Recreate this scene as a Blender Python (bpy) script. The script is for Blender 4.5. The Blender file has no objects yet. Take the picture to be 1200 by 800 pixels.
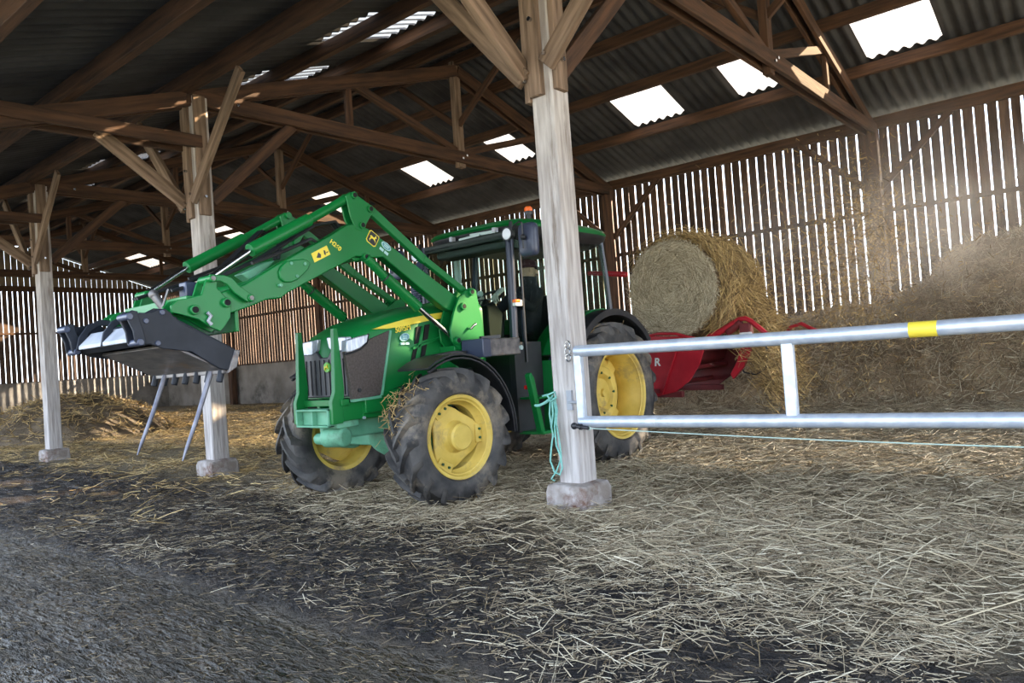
import bpy, bmesh, math, random
import numpy as np
from mathutils import Vector, Matrix, noise
random.seed(7); rng = np.random.default_rng(7)
sc = bpy.context.scene; COL = sc.collection; PI = math.pi

# ------------------------------------------------------------------ camera, sky, sun, exposure
EYE = 1.16; FPX = 880.0
_p, _r, _w = (math.radians(a) for a in (1.18, 4.14, 39.96))
_F = Vector((-math.sin(_w)*math.cos(_p), math.cos(_w)*math.cos(_p), math.sin(_p)))
_R0 = Vector((math.cos(_w), math.sin(_w), 0)); _U0 = _R0.cross(_F)
_R = _R0*math.cos(_r) - _U0*math.sin(_r); _U = _R0*math.sin(_r) + _U0*math.cos(_r)
cd = bpy.data.cameras.new('camera'); cam = bpy.data.objects.new('camera', cd); COL.objects.link(cam)
cd.sensor_width = 36; cd.lens = FPX/1200*36; cd.clip_end = 300; cd.clip_start = .05
M_ = Matrix((_R, _U, -_F)).transposed().to_4x4(); M_.translation = (0, 0, EYE); cam.matrix_world = M_
sc.camera = cam

def at(x, y, X=None, Y=None, Z=None):
    """photo pixel -> the point where that sight line meets a real plane of the barn or machine"""
    d = _F + _R*((x-600)/FPX) + _U*((400-y)/FPX)
    t = X/d.x if X is not None else Y/d.y if Y is not None else (Z-EYE)/d.z
    return Vector((0, 0, EYE)) + d*t
def yz(pts, X): return [(lambda q: (q.y, q.z))(at(x, y, X=X)) for x, y in pts]
def xz(pts, Y): return [(lambda q: (q.x, q.z))(at(x, y, Y=Y)) for x, y in pts]

w = bpy.data.worlds.new('sky'); sc.world = w; w.use_nodes = True
nt = w.node_tree; bg = nt.nodes['Background']
tc = nt.nodes.new('ShaderNodeTexCoord'); sp = nt.nodes.new('ShaderNodeSeparateXYZ'); rp = nt.nodes.new('ShaderNodeValToRGB')
nt.links.new(tc.outputs['Generated'], sp.inputs[0]); nt.links.new(sp.outputs['Z'], rp.inputs[0]); nt.links.new(rp.outputs[0], bg.inputs[0])
e = rp.color_ramp.elements; e[0].position = 0.0; e[0].color = (.86, .93, 1, 1); e[1].position = .9; e[1].color = (.42, .58, .92, 1)
el = e.new(.25); el.color = (.66, .80, 1, 1)
bg.inputs[1].default_value = 3.4
SUN = Vector((4.6, 6.4, 3.75)).normalized()
sd = bpy.data.lights.new('sun', 'SUN'); sd.energy = 46; sd.angle = math.radians(.6); sd.color = (1, .87, .68)
so = bpy.data.objects.new('sun', sd); COL.objects.link(so); so.rotation_euler = SUN.to_track_quat('Z', 'Y').to_euler()
vs = sc.view_settings; vs.view_transform = 'Standard'; vs.look = 'None'; vs.gamma = 1; vs.exposure = 0.70; vs.use_curve_mapping = False
sc.cycles.use_denoising = True
sc.cycles.max_bounces = 8; sc.cycles.transparent_max_bounces = 16; sc.cycles.volume_bounces = 1
sc.cycles.sample_clamp_indirect = 6; sc.cycles.volume_step_rate = 3; sc.cycles.caustics_reflective = False

# ------------------------------------------------------------------ materials
def N(t, kind, **kw):
    n = t.nodes.new(kind)
    for k, v in kw.items(): setattr(n, k, v)
    return n
def mat(name, c1, c2=None, scale=8, stretch=(1, 1, 1), rough=.6, metal=0, bump=0, bscale=None, c3=None, spot=.62, detail=6, island=0, spec=.5, coat=0):
    m = bpy.data.materials.new(name); m.use_nodes = True; t = m.node_tree; b = t.nodes['Principled BSDF']
    b.inputs['Roughness'].default_value = rough; b.inputs['Metallic'].default_value = metal
    b.inputs['Specular IOR Level'].default_value = spec; b.inputs['Coat Weight'].default_value = coat
    b.inputs['Base Color'].default_value = (*c1, 1)
    L = t.links.new
    co = N(t, 'ShaderNodeTexCoord'); mp = N(t, 'ShaderNodeMapping'); mp.inputs['Scale'].default_value = stretch; L(co.outputs['Object'], mp.inputs[0])
    out = None
    if c2:
        nz = N(t, 'ShaderNodeTexNoise'); nz.inputs['Scale'].default_value = scale; nz.inputs['Detail'].default_value = detail; L(mp.outputs[0], nz.inputs[0])
        r = N(t, 'ShaderNodeValToRGB'); r.color_ramp.elements[0].color = (*c1, 1); r.color_ramp.elements[1].color = (*c2, 1)
        r.color_ramp.elements[0].position = .36; r.color_ramp.elements[1].position = .64; L(nz.outputs[0], r.inputs[0]); out = r.outputs[0]
    if c3:
        n2 = N(t, 'ShaderNodeTexNoise'); n2.inputs['Scale'].default_value = scale*.37; n2.inputs['Detail'].default_value = 8; n2.inputs['Roughness'].default_value = .7; L(mp.outputs[0], n2.inputs[0])
        r2 = N(t, 'ShaderNodeValToRGB'); r2.color_ramp.elements[0].position = spot-.06; r2.color_ramp.elements[1].position = spot+.06; L(n2.outputs[0], r2.inputs[0])
        mx = N(t, 'ShaderNodeMix', data_type='RGBA'); L(r2.outputs[0], mx.inputs[0]); mx.inputs[7].default_value = (*c3, 1)
        if out: L(out, mx.inputs[6])
        else: mx.inputs[6].default_value = (*c1, 1)
        out = mx.outputs[2]
    if island:
        g = N(t, 'ShaderNodeNewGeometry'); h = N(t, 'ShaderNodeHueSaturation'); ma = N(t, 'ShaderNodeMapRange')
        ma.inputs[3].default_value = 1-island; ma.inputs[4].default_value = 1+island; L(g.outputs['Random Per Island'], ma.inputs[0]); L(ma.outputs[0], h.inputs['Value'])
        if out: L(out, h.inputs['Color'])
        else: h.inputs['Color'].default_value = (*c1, 1)
        out = h.outputs[0]
    if out: L(out, b.inputs['Base Color'])
    if bump:
        n3 = N(t, 'ShaderNodeTexNoise'); n3.inputs['Scale'].default_value = bscale or scale*2; n3.inputs['Detail'].default_value = 6; L(mp.outputs[0], n3.inputs[0])
        bp = N(t, 'ShaderNodeBump'); bp.inputs['Strength'].default_value = bump; bp.inputs['Distance'].default_value = .02; L(n3.outputs[0], bp.inputs['Height']); L(bp.outputs[0], b.inputs['Normal'])
    return m
G = (1, 12, 12)
M = dict(
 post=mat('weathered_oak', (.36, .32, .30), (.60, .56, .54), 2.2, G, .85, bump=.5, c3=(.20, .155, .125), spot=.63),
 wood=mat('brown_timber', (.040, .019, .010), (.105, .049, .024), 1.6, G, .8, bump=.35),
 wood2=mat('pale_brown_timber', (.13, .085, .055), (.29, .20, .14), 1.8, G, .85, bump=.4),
 slat=mat('slat_boards', (.045, .026, .017), (.11, .066, .043), 3, (8, 8, .7), .9, bump=.3, island=.45),
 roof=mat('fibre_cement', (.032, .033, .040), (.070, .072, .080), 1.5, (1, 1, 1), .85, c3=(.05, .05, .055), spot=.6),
 conc=mat('concrete', (.16, .14, .12), (.30, .27, .24), 1.3, (1, 1, 1), .9, bump=.4, bscale=9, c3=(.08, .07, .06), spot=.58),
 plinth=mat('plinth_concrete', (.24, .20, .17), (.46, .42, .40), 7, (1, 1, 1), .95, bump=.9, bscale=14, c3=(.14, .07, .045), spot=.57),
 green=mat('tractor_green', (.004, .150, .030), (.006, .185, .040), 2, rough=.36, c3=(.015, .15, .045), spot=.68, spec=.35),
 green2=mat('dusty_light_green', (.10, .33, .20), (.16, .42, .27), 5, rough=.55, c3=(.08, .20, .12)),
 dgreen=mat('dark_green', (.006, .06, .022), (.01, .085, .032), 4, rough=.5, c3=(.04, .05, .03)),
 yellow=mat('wheel_yellow', (.60, .42, .075), (.74, .54, .12), 5, rough=.55, c3=(.36, .26, .11), spot=.62),
 yel=mat('decal_yellow', (.85, .68, .06), rough=.5),
 black=mat('black_plastic', (.012, .013, .016), (.022, .023, .027), 6, rough=.42),
 cabblack=mat('cab_paint', (.010, .014, .030), (.016, .022, .042), 4, rough=.3),
 rubber=mat('tyre_rubber', (.024, .024, .026), (.085, .078, .072), 7, rough=.6, bump=.3, c3=(.20, .165, .125), spot=.58),
 dark=mat('black_void', (.006, .006, .006), rough=.9),
 steel=mat('steel', (.55, .56, .58), rough=.25, metal=1),
 screen=mat('grille_mesh', (.050, .038, .034), (.085, .068, .060), 60, rough=.6),
 grille=mat('grille_dark', (.028, .030, .038), (.055, .055, .065), 30, (1, 1, .1), rough=.45),
 bucket=mat('bucket_paint', (.010, .013, .020), (.022, .026, .037), 5, rough=.5, c3=(.055, .04, .034), spot=.66, spec=.3),
 bucketin=mat('worn_steel', (.10, .095, .10), (.22, .20, .19), 5, (1, 3, 3), rough=.42, metal=.35, c3=(.20, .13, .08), spot=.62),
 tine=mat('tine_steel', (.10, .10, .13), (.20, .20, .23), 9, rough=.4, metal=.4),
 grey=mat('grey_paint', (.30, .32, .36), (.42, .44, .48), 6, rough=.5),
 galv=mat('galvanised', (.50, .56, .66), (.64, .69, .76), 14, rough=.42, metal=.45, c3=(.40, .43, .48), spot=.66),
 red=mat('machine_red', (.36, .010, .022), (.48, .018, .032), 4, rough=.35, c3=(.22, .03, .035), spot=.64),
 dred=mat('shaded_dark_red', (.09, .007, .010), (.16, .014, .017), 4, rough=.5),  # dark red, deepened to carry the shade under the unroller
 white=mat('white', (.8, .8, .8), rough=.5), lamp=mat('lamp_lens', (.85, .88, .92), rough=.12),
 orange=mat('orange_lens', (.95, .16, .015), rough=.25), redlens=mat('red_mark', (.7, .02, .02), rough=.4),
 headl=mat('headlight_lens', (.30, .33, .39), (.52, .55, .60), 10, (1, 6, 1), rough=.15, metal=.3),
 mirror=mat('mirror_shell', (.045, .055, .095), rough=.35),
 cab_in=mat('cab_lining', (.028, .038, .034), rough=.8), pale=mat('pale_grey', (.42, .52, .50), rough=.6),
 twine=mat('twine', (.16, .42, .36), (.25, .55, .48), 40, rough=.8), wire=mat('wire', (.42, .55, .48), rough=.6),
 straw=mat('straw', (.44, .33, .17), (.62, .50, .30), 3, rough=.7, island=.5),
 strawg=mat('grey_straw', (.46, .39, .26), (.62, .55, .41), 3, rough=.7, island=.5),
 strawb=mat('brown_straw', (.19, .135, .08), (.38, .28, .175), 2, rough=.85, bump=1, bscale=30, island=.5),
 cloth=mat('navy_jacket', (.012, .013, .02), (.02, .021, .03), 20, rough=.9), glove=mat('grey_glove', (.42, .42, .38), (.55, .55, .5), 60, rough=.9),
 hat=mat('maroon_wool', (.04, .008, .016), (.06, .014, .026), 40, rough=.95), skin=mat('skin', (.50, .30, .22), rough=.5),
 blue=mat('sticker_blue', (.10, .30, .36), rough=.5), paleblue=mat('sticker_pale', (.42, .66, .66), rough=.5), stickgrey=mat('sticker_print', (.22, .48, .36), rough=.5),
 panel=mat('pale_cladding', (.22, .165, .10), (.34, .26, .17), 2, (6, 6, .4), rough=.9),
 badge=mat('badge_green', (.12, .45, .05), rough=.4),
)
def glassmat(name, tint, fac=.06):
    m = bpy.data.materials.new(name); m.use_nodes = True; t = m.node_tree; t.nodes.clear(); L = t.links.new
    o = N(t, 'ShaderNodeOutputMaterial'); mx = N(t, 'ShaderNodeMixShader'); tr = N(t, 'ShaderNodeBsdfTransparent'); gl = N(t, 'ShaderNodeBsdfGlossy'); lw = N(t, 'ShaderNodeLayerWeight'); pw = N(t, 'ShaderNodeMath', operation='POWER'); ml = N(t, 'ShaderNodeMath', operation='MULTIPLY_ADD')
    tr.inputs[0].default_value = (*tint, 1); gl.inputs[1].default_value = .03; pw.inputs[1].default_value = 5; ml.inputs[1].default_value = .4; ml.inputs[2].default_value = .008
    L(lw.outputs['Facing'], pw.inputs[0]); L(pw.outputs[0], ml.inputs[0]); L(ml.outputs[0], mx.inputs[0]); L(tr.outputs[0], mx.inputs[1]); L(gl.outputs[0], mx.inputs[2]); L(mx.outputs[0], o.inputs[0]); return m
def strawmat(name, *st):
    m = bpy.data.materials.new(name); m.use_nodes = True; t = m.node_tree; b = t.nodes['Principled BSDF']; b.inputs['Roughness'].default_value = .65
    g = N(t, 'ShaderNodeNewGeometry'); r = N(t, 'ShaderNodeValToRGB'); e = r.color_ramp.elements
    for k, (p, c) in enumerate(st):
        q = e[k] if k < 2 else e.new(p)
        q.position = p; q.color = (*c, 1)
    t.links.new(g.outputs['Random Per Island'], r.inputs[0]); t.links.new(r.outputs[0], b.inputs['Base Color']); return m
M['strawg'] = strawmat('grey_straw', (0, (.12, .085, .05)), (1, (.60, .52, .37)), (.3, (.29, .22, .135)), (.7, (.47, .385, .245)))
M['straw'] = strawmat('sunlit_gold_straw', (0, (.10, .065, .03)), (1, (.74, .54, .23)), (.4, (.36, .235, .095)), (.75, (.56, .39, .16)))  # straw yellow, pushed warmer to carry the golden sunlight on the floor
M['chaff'] = strawmat('wet_chaff', (0, (.03, .022, .014)), (1, (.34, .25, .13)), (.6, (.10, .07, .04)), (.85, (.2, .14, .07)))
M['bstraw'] = strawmat('lit_bale_straw', (0, (.22, .17, .10)), (1, (.78, .70, .53)), (.3, (.42, .35, .23)), (.7, (.60, .52, .37)))  # bale end only: front light put into the colour as paler straw
M['glass'] = glassmat('cab_glass', (.80, .87, .83))
def skymat():
    m = bpy.data.materials.new('translucent_sheet'); m.use_nodes = True; t = m.node_tree; t.nodes.clear(); L = t.links.new
    o = N(t, 'ShaderNodeOutputMaterial'); mx = N(t, 'ShaderNodeMixShader'); tr = N(t, 'ShaderNodeBsdfTransparent'); tl = N(t, 'ShaderNodeBsdfTranslucent')
    co = N(t, 'ShaderNodeTexCoord'); nz = N(t, 'ShaderNodeTexNoise'); nz.inputs['Scale'].default_value = 5; nz.inputs['Detail'].default_value = 8
    r = N(t, 'ShaderNodeValToRGB'); r.color_ramp.elements[0].position = .3; r.color_ramp.elements[0].color = (.06, .042, .028, 1); r.color_ramp.elements[1].position = .52; r.color_ramp.elements[1].color = (.12, .10, .08, 1)
    L(co.outputs['Object'], nz.inputs[0]); L(nz.outputs[0], r.inputs[0]); L(r.outputs[0], tl.inputs[0]); tr.inputs[0].default_value = (1, .88, .70, 1)
    mx.inputs[0].default_value = .27; L(tl.outputs[0], mx.inputs[1]); L(tr.outputs[0], mx.inputs[2]); L(mx.outputs[0], o.inputs[0]); return m
M['sky'] = skymat()
M['screenglass'] = bpy.data.materials.new('windscreen_glass'); M['screenglass'].use_nodes = True; _t = M['screenglass'].node_tree; _t.nodes.clear()
_b = N(_t, 'ShaderNodeBsdfTransparent'); _b.inputs[0].default_value = (.86, .92, .89, 1); _t.links.new(_b.outputs[0], N(_t, 'ShaderNodeOutputMaterial').inputs[0])

# ------------------------------------------------------------------ mesh builder
ORG = {}
class MB:
    def __init__(s): s.v = []; s.f = []
    def add(s, v, f):
        k = len(s.v); s.v += [tuple(q) for q in v]; s.f += [tuple(i+k for i in q) for q in f]; return s
    def box(s, x0, x1, y0, y1, z0, z1):
        return s.add([(x, y, z) for x in (x0, x1) for y in (y0, y1) for z in (z0, z1)], [(0, 1, 3, 2), (4, 6, 7, 5), (0, 4, 5, 1), (2, 3, 7, 6), (0, 2, 6, 4), (1, 5, 7, 3)])
    def bar(s, p0, p1, a, b, up=(0, 0, 1)):
        p0, p1 = Vector(p0), Vector(p1); d = (p1-p0).normalized(); u = Vector(up)
        if abs(d.dot(u)) > .98: u = Vector((0, 1, 0))
        r = d.cross(u).normalized(); u = r.cross(d)
        v = [p + r*(i*a/2) + u*(j*b/2) for p in (p0, p1) for i in (-1, 1) for j in (-1, 1)]
        return s.add(v, [(0, 1, 3, 2), (4, 6, 7, 5), (0, 4, 5, 1), (2, 3, 7, 6), (0, 2, 6, 4), (1, 5, 7, 3)])
    def prism(s, pts, a0, a1, axis='x'):
        n = len(pts); mk = (lambda a, p: (a, p[0], p[1])) if axis == 'x' else (lambda a, p: (p[0], a, p[1])) if axis == 'y' else (lambda a, p: (p[0], p[1], a))
        v = [mk(a0, p) for p in pts] + [mk(a1, p) for p in pts]
        return s.add(v, [tuple(range(n))[::-1], tuple(range(n, 2*n))] + [(i, (i+1) % n, n+(i+1) % n, n+i) for i in range(n)])
    def tube(s, path, r, n=10):
        path = [Vector(p) for p in path]; k = len(path); R = r if isinstance(r, (list, tuple)) else [r]*k
        v = []; u = None
        for i, p in enumerate(path):
            d = (path[min(i+1, k-1)] - path[max(i-1, 0)]).normalized()
            if u is None: u = d.orthogonal().normalized()
            u = (u - d*u.dot(d)).normalized(); q = d.cross(u)
            v += [p + (u*math.cos(2*PI*j/n) + q*math.sin(2*PI*j/n))*R[i] for j in range(n)]
        f = [(i*n+j, i*n+(j+1) % n, (i+1)*n+(j+1) % n, (i+1)*n+j) for i in range(k-1) for j in range(n)]
        return s.add(v, f + [tuple(range(n))[::-1], tuple(range((k-1)*n, k*n))])
    def cyl(s, p0, p1, r, r1=None, n=16): return s.tube([p0, p1], [r, r if r1 is None else r1], n)
    def rings(s, rings, close=True, caps=True):
        n = len(rings[0]); k = len(rings); v = [p for q in rings for p in q]
        f = [(i*n+j, i*n+(j+1) % n, (i+1)*n+(j+1) % n, (i+1)*n+j) for i in range(k-1) for j in range(n if close else n-1)]
        if caps: f += [tuple(range(n))[::-1], tuple(range((k-1)*n, k*n))]
        return s.add(v, f)
    def lathe(s, prof, c, ax='x', n=48, caps=False):
        c = Vector(c)
        def pt(h, r, a):
            q = {'x': (h, r*math.cos(a), r*math.sin(a)), 'y': (r*math.cos(a), h, r*math.sin(a)), 'z': (r*math.cos(a), r*math.sin(a), h)}[ax]
            return c + Vector(q)
        return s.rings([[pt(h, r, 2*PI*j/n) for j in range(n)] for h, r in prof], True, caps)
    def ball(s, c, r, n=12, m=8):
        r = r if isinstance(r, (tuple, list)) else (r, r, r); c = Vector(c)
        return s.rings([[c + Vector((r[0]*math.sin(PI*(i+.02)/(m+.04))*math.cos(2*PI*j/n), r[1]*math.sin(PI*(i+.02)/(m+.04))*math.sin(2*PI*j/n), r[2]*math.cos(PI*(i+.02)/(m+.04)))) for j in range(n)] for i in range(m+1)])
    def build(s, name, m, parent=None, bevel=0, smooth=40, world=True, sub=0):
        o_ = ORG.get(parent.name, Vector()) if (parent and world) else Vector()
        me = bpy.data.meshes.new(name); me.from_pydata([(a-o_.x, b-o_.y, c-o_.z) for a, b, c in s.v], [], s.f); me.update()
        if len(s.f) < 20000:
            b_ = bmesh.new(); b_.from_mesh(me); bmesh.ops.recalc_face_normals(b_, faces=b_.faces); b_.to_mesh(me); b_.free()
        for mm in (m if isinstance(m, (list, tuple)) else [m]): me.materials.append(mm)
        if smooth:
            me.polygons.foreach_set('use_smooth', [True]*len(me.polygons)); me.set_sharp_from_angle(angle=math.radians(smooth))
        o = bpy.data.objects.new(name, me); COL.objects.link(o)
        if parent: o.parent = parent; ORG[o.name] = o_
        if bevel:
            b = o.modifiers.new('bevel', 'BEVEL'); b.width = bevel; b.segments = 2; b.limit_method = 'ANGLE'; b.angle_limit = math.radians(40)
        if sub: o.modifiers.new('sub', 'SUBSURF').levels = sub; o.modifiers['sub'].render_levels = sub
        return o
def tag(o, label=None, cat=None, group=None, kind=None):
    for k, v in (('label', label), ('category', cat), ('group', group), ('kind', kind)):
        if v: o[k] = v
    return o
def thing(name, loc, label, cat, group=None, kind=None):
    o = bpy.data.objects.new(name, None); COL.objects.link(o); o.location = loc; o.empty_display_size = .1; ORG[o.name] = Vector(loc)
    return tag(o, label, cat, group, kind)
def part_empty(name, parent, loc):
    o = bpy.data.objects.new(name, None); COL.objects.link(o); o.parent = parent; o.location = Vector(loc)-ORG.get(parent.name, Vector()); ORG[o.name] = Vector(loc); return o
def timber(name, p0, p1, a, b, m, parent=None, bevel=.006, up=(0, 0, 1), sub=1):
    """a squared timber from p0 to p1 (a wide, b deep), grain along its local X"""
    p0, p1 = Vector(p0), Vector(p1); d = p1-p0; L = d.length; d.normalize(); u = Vector(up)
    if abs(d.dot(u)) > .98: u = Vector((0, 1, 0))
    r = u.cross(d).normalized(); u = d.cross(r)
    s = MB(); k = max(2, int(L/.6)+1); rs = []
    for i in range(k):
        x = -L/2 + L*i/(k-1); j = lambda: random.uniform(-.004, .004)
        rs.append([(x, -a/2+j(), -b/2+j()), (x, a/2+j(), -b/2+j()), (x, a/2+j(), b/2+j()), (x, -a/2+j(), b/2+j())])
    s.rings(rs); o = s.build(name, m, None, bevel)
    o.matrix_world = Matrix((d, r, u)).transposed().to_4x4(); c = (p0+p1)/2
    if parent: o.parent = parent; c = c - ORG[parent.name]
    o.matrix_local = Matrix.Translation(c) @ Matrix((d, r, u)).transposed().to_4x4(); return o
def text(body, name, m, parent, origin, xdir, ydir, size, depth=.0015, shear=0, bold=.0):
    cu = bpy.data.curves.new(name, 'FONT'); cu.body = body; cu.size = size; cu.extrude = depth; cu.shear = shear; cu.offset = bold; cu.align_x = 'CENTER'; cu.align_y = 'CENTER'
    t = bpy.data.objects.new(name, cu); COL.objects.link(t); dg = bpy.context.evaluated_depsgraph_get()
    me = bpy.data.meshes.new_from_object(t.evaluated_get(dg)); bpy.data.objects.remove(t); me.materials.clear(); me.materials.append(m)
    o = bpy.data.objects.new(name, me); COL.objects.link(o); X = Vector(xdir).normalized(); Z = X.cross(Vector(ydir)).normalized(); Y = Z.cross(X)
    o.parent = parent; o.matrix_local = Matrix.Translation(Vector(origin)-ORG.get(parent.name, Vector())) @ Matrix((X, Y, Z)).transposed().to_4x4(); return o

# ------------------------------------------------------------------ barn frame numbers
PX = [-3.43-5.48*k for k in range(5)]           # post rows (centre of each post), nearest first
GX = -30.75; BY = 14.5; PY = 4.775              # gable wall, back wall, open-side post row
XR = 7.6; TAN = .32; RIDGE = 9.585
def zroof(y): return 4.95 + TAN*(BY-y) if y > RIDGE else 4.95 + TAN*(y-4.67)
def smooth(a, b, x): x = np.clip((x-a)/(b-a), 0, 1); return x*x*(3-2*x)

# ground ------------------------------------------------------------------------------------------
gx = np.concatenate([np.arange(-31.5, -10, .22), np.arange(-10, -6.5, .1), np.arange(-6.5, 1.2, .032), np.arange(1.2, 8.2, .25)])
gy = np.concatenate([np.arange(-1.5, .8, .2), np.arange(.8, 3.0, .032), np.arange(3.0, 5.5, .045), np.arange(5.5, 9, .1), np.arange(9, 15.3, .2)])
def fbm(x, y, s, z=0): return noise.fractal(Vector((x*s, y*s, z)), 1, 2.1, 5)
GZ = np.zeros((len(gx), len(gy))); SLAB = np.zeros_like(GZ); STR = np.zeros_like(GZ); PAT = np.zeros_like(GZ)
for i, x in enumerate(gx):
    for j, y in enumerate(gy):
        n1 = fbm(x, y, .9); n2 = noise.noise(Vector((x*4.5, y*4.5, 3))); n3 = noise.noise(Vector((x*13, y*13, 5)))
        edge = 2.14 + .10*n1 + .05*n2 + .35*float(smooth(-2.6, -.6, x))*-1.2
        sl = 1-float(smooth(edge-.05, edge+.10, y)); SLAB[i, j] = sl
        n4 = noise.noise(Vector((x*27, y*27, 8))); mud = .024*n1 + .024*n2 + .020*n3 + .010*n4
        # ruts and trodden clods
        z = mud*(1-sl) - .055*sl + (.005*n3 + .007*n4 + .005*noise.noise(Vector((x*19-y*9, x*16+y*44, 2))))*sl
        z += .20*float(smooth(9, 14, y)) - .03
        GZ[i, j] = z
        # straw cover: thick on the bedding at the back and right, thin over the mud in front
        PAT[i, j] = fbm(x, y, 1.9, 7)*1.5 + fbm(x, y, .8, 9)
        edge2 = float(np.interp(x, [-20, -12, -8, -6, -3.2, -1.5, 0, 3], [4.6, 4.4, 4.4, 4.4, 4.0, 3.4, 3.2, 3.2])) + .35*n1
        STR[i, j] = float(smooth(edge2-.9, edge2+1.0, y))*(1-sl)
def gz(x, y):
    x = np.asarray(x, float); y = np.asarray(y, float)
    i = np.clip(np.searchsorted(gx, x)-1, 0, len(gx)-2); j = np.clip(np.searchsorted(gy, y)-1, 0, len(gy)-2)
    u = np.clip((x-gx[i])/(gx[i+1]-gx[i]), 0, 1); v = np.clip((y-gy[j])/(gy[j+1]-gy[j]), 0, 1)
    return GZ[i, j]*(1-u)*(1-v)+GZ[i+1, j]*u*(1-v)+GZ[i, j+1]*(1-u)*v+GZ[i+1, j+1]*u*v
def gval(A, x, y):
    i = np.clip(np.searchsorted(gx, x)-1, 0, len(gx)-1); j = np.clip(np.searchsorted(gy, y)-1, 0, len(gy)-1); return A[i, j]
nx, ny = len(gx), len(gy); s = MB()
s.v = [(float(gx[i]), float(gy[j]), float(GZ[i, j])) for i in range(nx) for j in range(ny)]
s.f = [(i*ny+j, (i+1)*ny+j, (i+1)*ny+j+1, i*ny+j+1) for i in range(nx-1) for j in range(ny-1)]
def groundmat():
    m = bpy.data.materials.new('yard_ground'); m.use_nodes = True; t = m.node_tree; b = t.nodes['Principled BSDF']; L = t.links.new
    co = N(t, 'ShaderNodeTexCoord')
    def nz(scale, detail=7, stretch=(1, 1, 1), rough=.6):
        mp = N(t, 'ShaderNodeMapping'); mp.inputs['Scale'].default_value = stretch; L(co.outputs['Object'], mp.inputs[0])
        n = N(t, 'ShaderNodeTexNoise'); n.inputs['Scale'].default_value = scale; n.inputs['Detail'].default_value = detail; n.inputs['Roughness'].default_value = rough; L(mp.outputs[0], n.inputs[0]); return n.outputs[0]
    def ramp(src, *st):
        r = N(t, 'ShaderNodeValToRGB'); e = r.color_ramp.elements
        for k, (p, c) in enumerate(st):
            q = e[k] if k < 2 else e.new(p)
            q.position = p; q.color = (*c, 1)
        L(src, r.inputs[0]); return r.outputs[0]
    def mix(f, a, c):
        x = N(t, 'ShaderNodeMix', data_type='RGBA')
        for sk, v in ((0, f), (6, a), (7, c)): L(v, x.inputs[sk])
        return x.outputs[2]
    a1 = N(t, 'ShaderNodeAttribute', attribute_name='slab').outputs['Fac']; a2 = N(t, 'ShaderNodeAttribute', attribute_name='straw').outputs['Fac']
    mud = ramp(nz(7, 9), (.32, (.014, .012, .012)), (.70, (.085, .066, .050)), (.5, (.034, .028, .024)))
    st = ramp(nz(26, 8, (1, 2.2, 1), .75), (.32, (.10, .072, .044)), (.68, (.56, .46, .30)), (.5, (.30, .235, .145)))
    fm = N(t, 'ShaderNodeMath', operation='MULTIPLY_ADD'); L(a2, fm.inputs[0]); fm.inputs[1].default_value = 1.5; fm.inputs[2].default_value = -.75
    ad = N(t, 'ShaderNodeMath', operation='ADD', use_clamp=True); L(fm.outputs[0], ad.inputs[0]); L(nz(3.2, 9), ad.inputs[1])
    sl = ramp(nz(5, 12, (.35, 2.2, 1), .78), (.30, (.010, .008, .005)), (.72, (.120, .090, .052)), (.5, (.044, .034, .021)))
    c = mix(a1, mix(ad.outputs[0], mud, st), sl); L(c, b.inputs['Base Color'])
    rr = N(t, 'ShaderNodeMapRange'); L(nz(6, 9, (.6, 2, 1)), rr.inputs[0]); rr.inputs[1].default_value = .38; rr.inputs[2].default_value = .60; rr.inputs[3].default_value = .08; rr.inputs[4].default_value = .95; sp_ = N(t, 'ShaderNodeMapRange'); L(a1, sp_.inputs[0]); sp_.inputs[3].default_value = .24; sp_.inputs[4].default_value = .30; L(sp_.outputs[0], b.inputs['Specular IOR Level'])
    r4 = N(t, 'ShaderNodeMapRange'); L(nz(4, 5, (.5, 2, 1)), r4.inputs[0]); r4.inputs[1].default_value = .4; r4.inputs[2].default_value = .62; r4.inputs[3].default_value = .10; r4.inputs[4].default_value = .75
    r5 = N(t, 'ShaderNodeMix', data_type='FLOAT'); L(a1, r5.inputs[0]); L(rr.outputs[0], r5.inputs[2]); L(r4.outputs[0], r5.inputs[3])
    r3 = N(t, 'ShaderNodeMix', data_type='FLOAT'); sb_ = N(t, 'ShaderNodeMath', operation='SUBTRACT', use_clamp=True); L(ad.outputs[0], sb_.inputs[0]); L(a1, sb_.inputs[1]); L(sb_.outputs[0], r3.inputs[0]); L(r5.outputs[0], r3.inputs[2]); r3.inputs[3].default_value = .9; L(r3.outputs[0], b.inputs['Roughness'])
    bp = N(t, 'ShaderNodeBump'); bp.inputs['Strength'].default_value = 1; bp.inputs['Distance'].default_value = .06
    bm_ = N(t, 'ShaderNodeMix', data_type='FLOAT'); L(a1, bm_.inputs[0]); L(nz(34, 6), bm_.inputs[2]); L(nz(24, 4, (.40, 1.2, 1), .6), bm_.inputs[3]); L(bm_.outputs[0], bp.inputs['Height']); L(bp.outputs[0], b.inputs['Normal'])
    return m
flo = s.build('floor', groundmat(), None, smooth=180); tag(flo, kind='structure')
for nm, A in (('slab', SLAB), ('straw', STR)):
    at_ = flo.data.attributes.new(nm, 'FLOAT', 'POINT'); at_.data.foreach_set('value', A.ravel().astype(np.float32))
s = MB()
for q in ((-90, 90, 15.25, 90), (-90, -31.45, -60, 15.25), (8.1, 90, -60, 15.25), (-31.45, 8.1, -60, -1.4)): s.box(q[0], q[1], q[2], q[3], -.4, -.09)
tag(s.build('ground', mat('yard_outside', (.26, .25, .20), (.34, .33, .25), .6, rough=.95), None), kind='structure')

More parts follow.
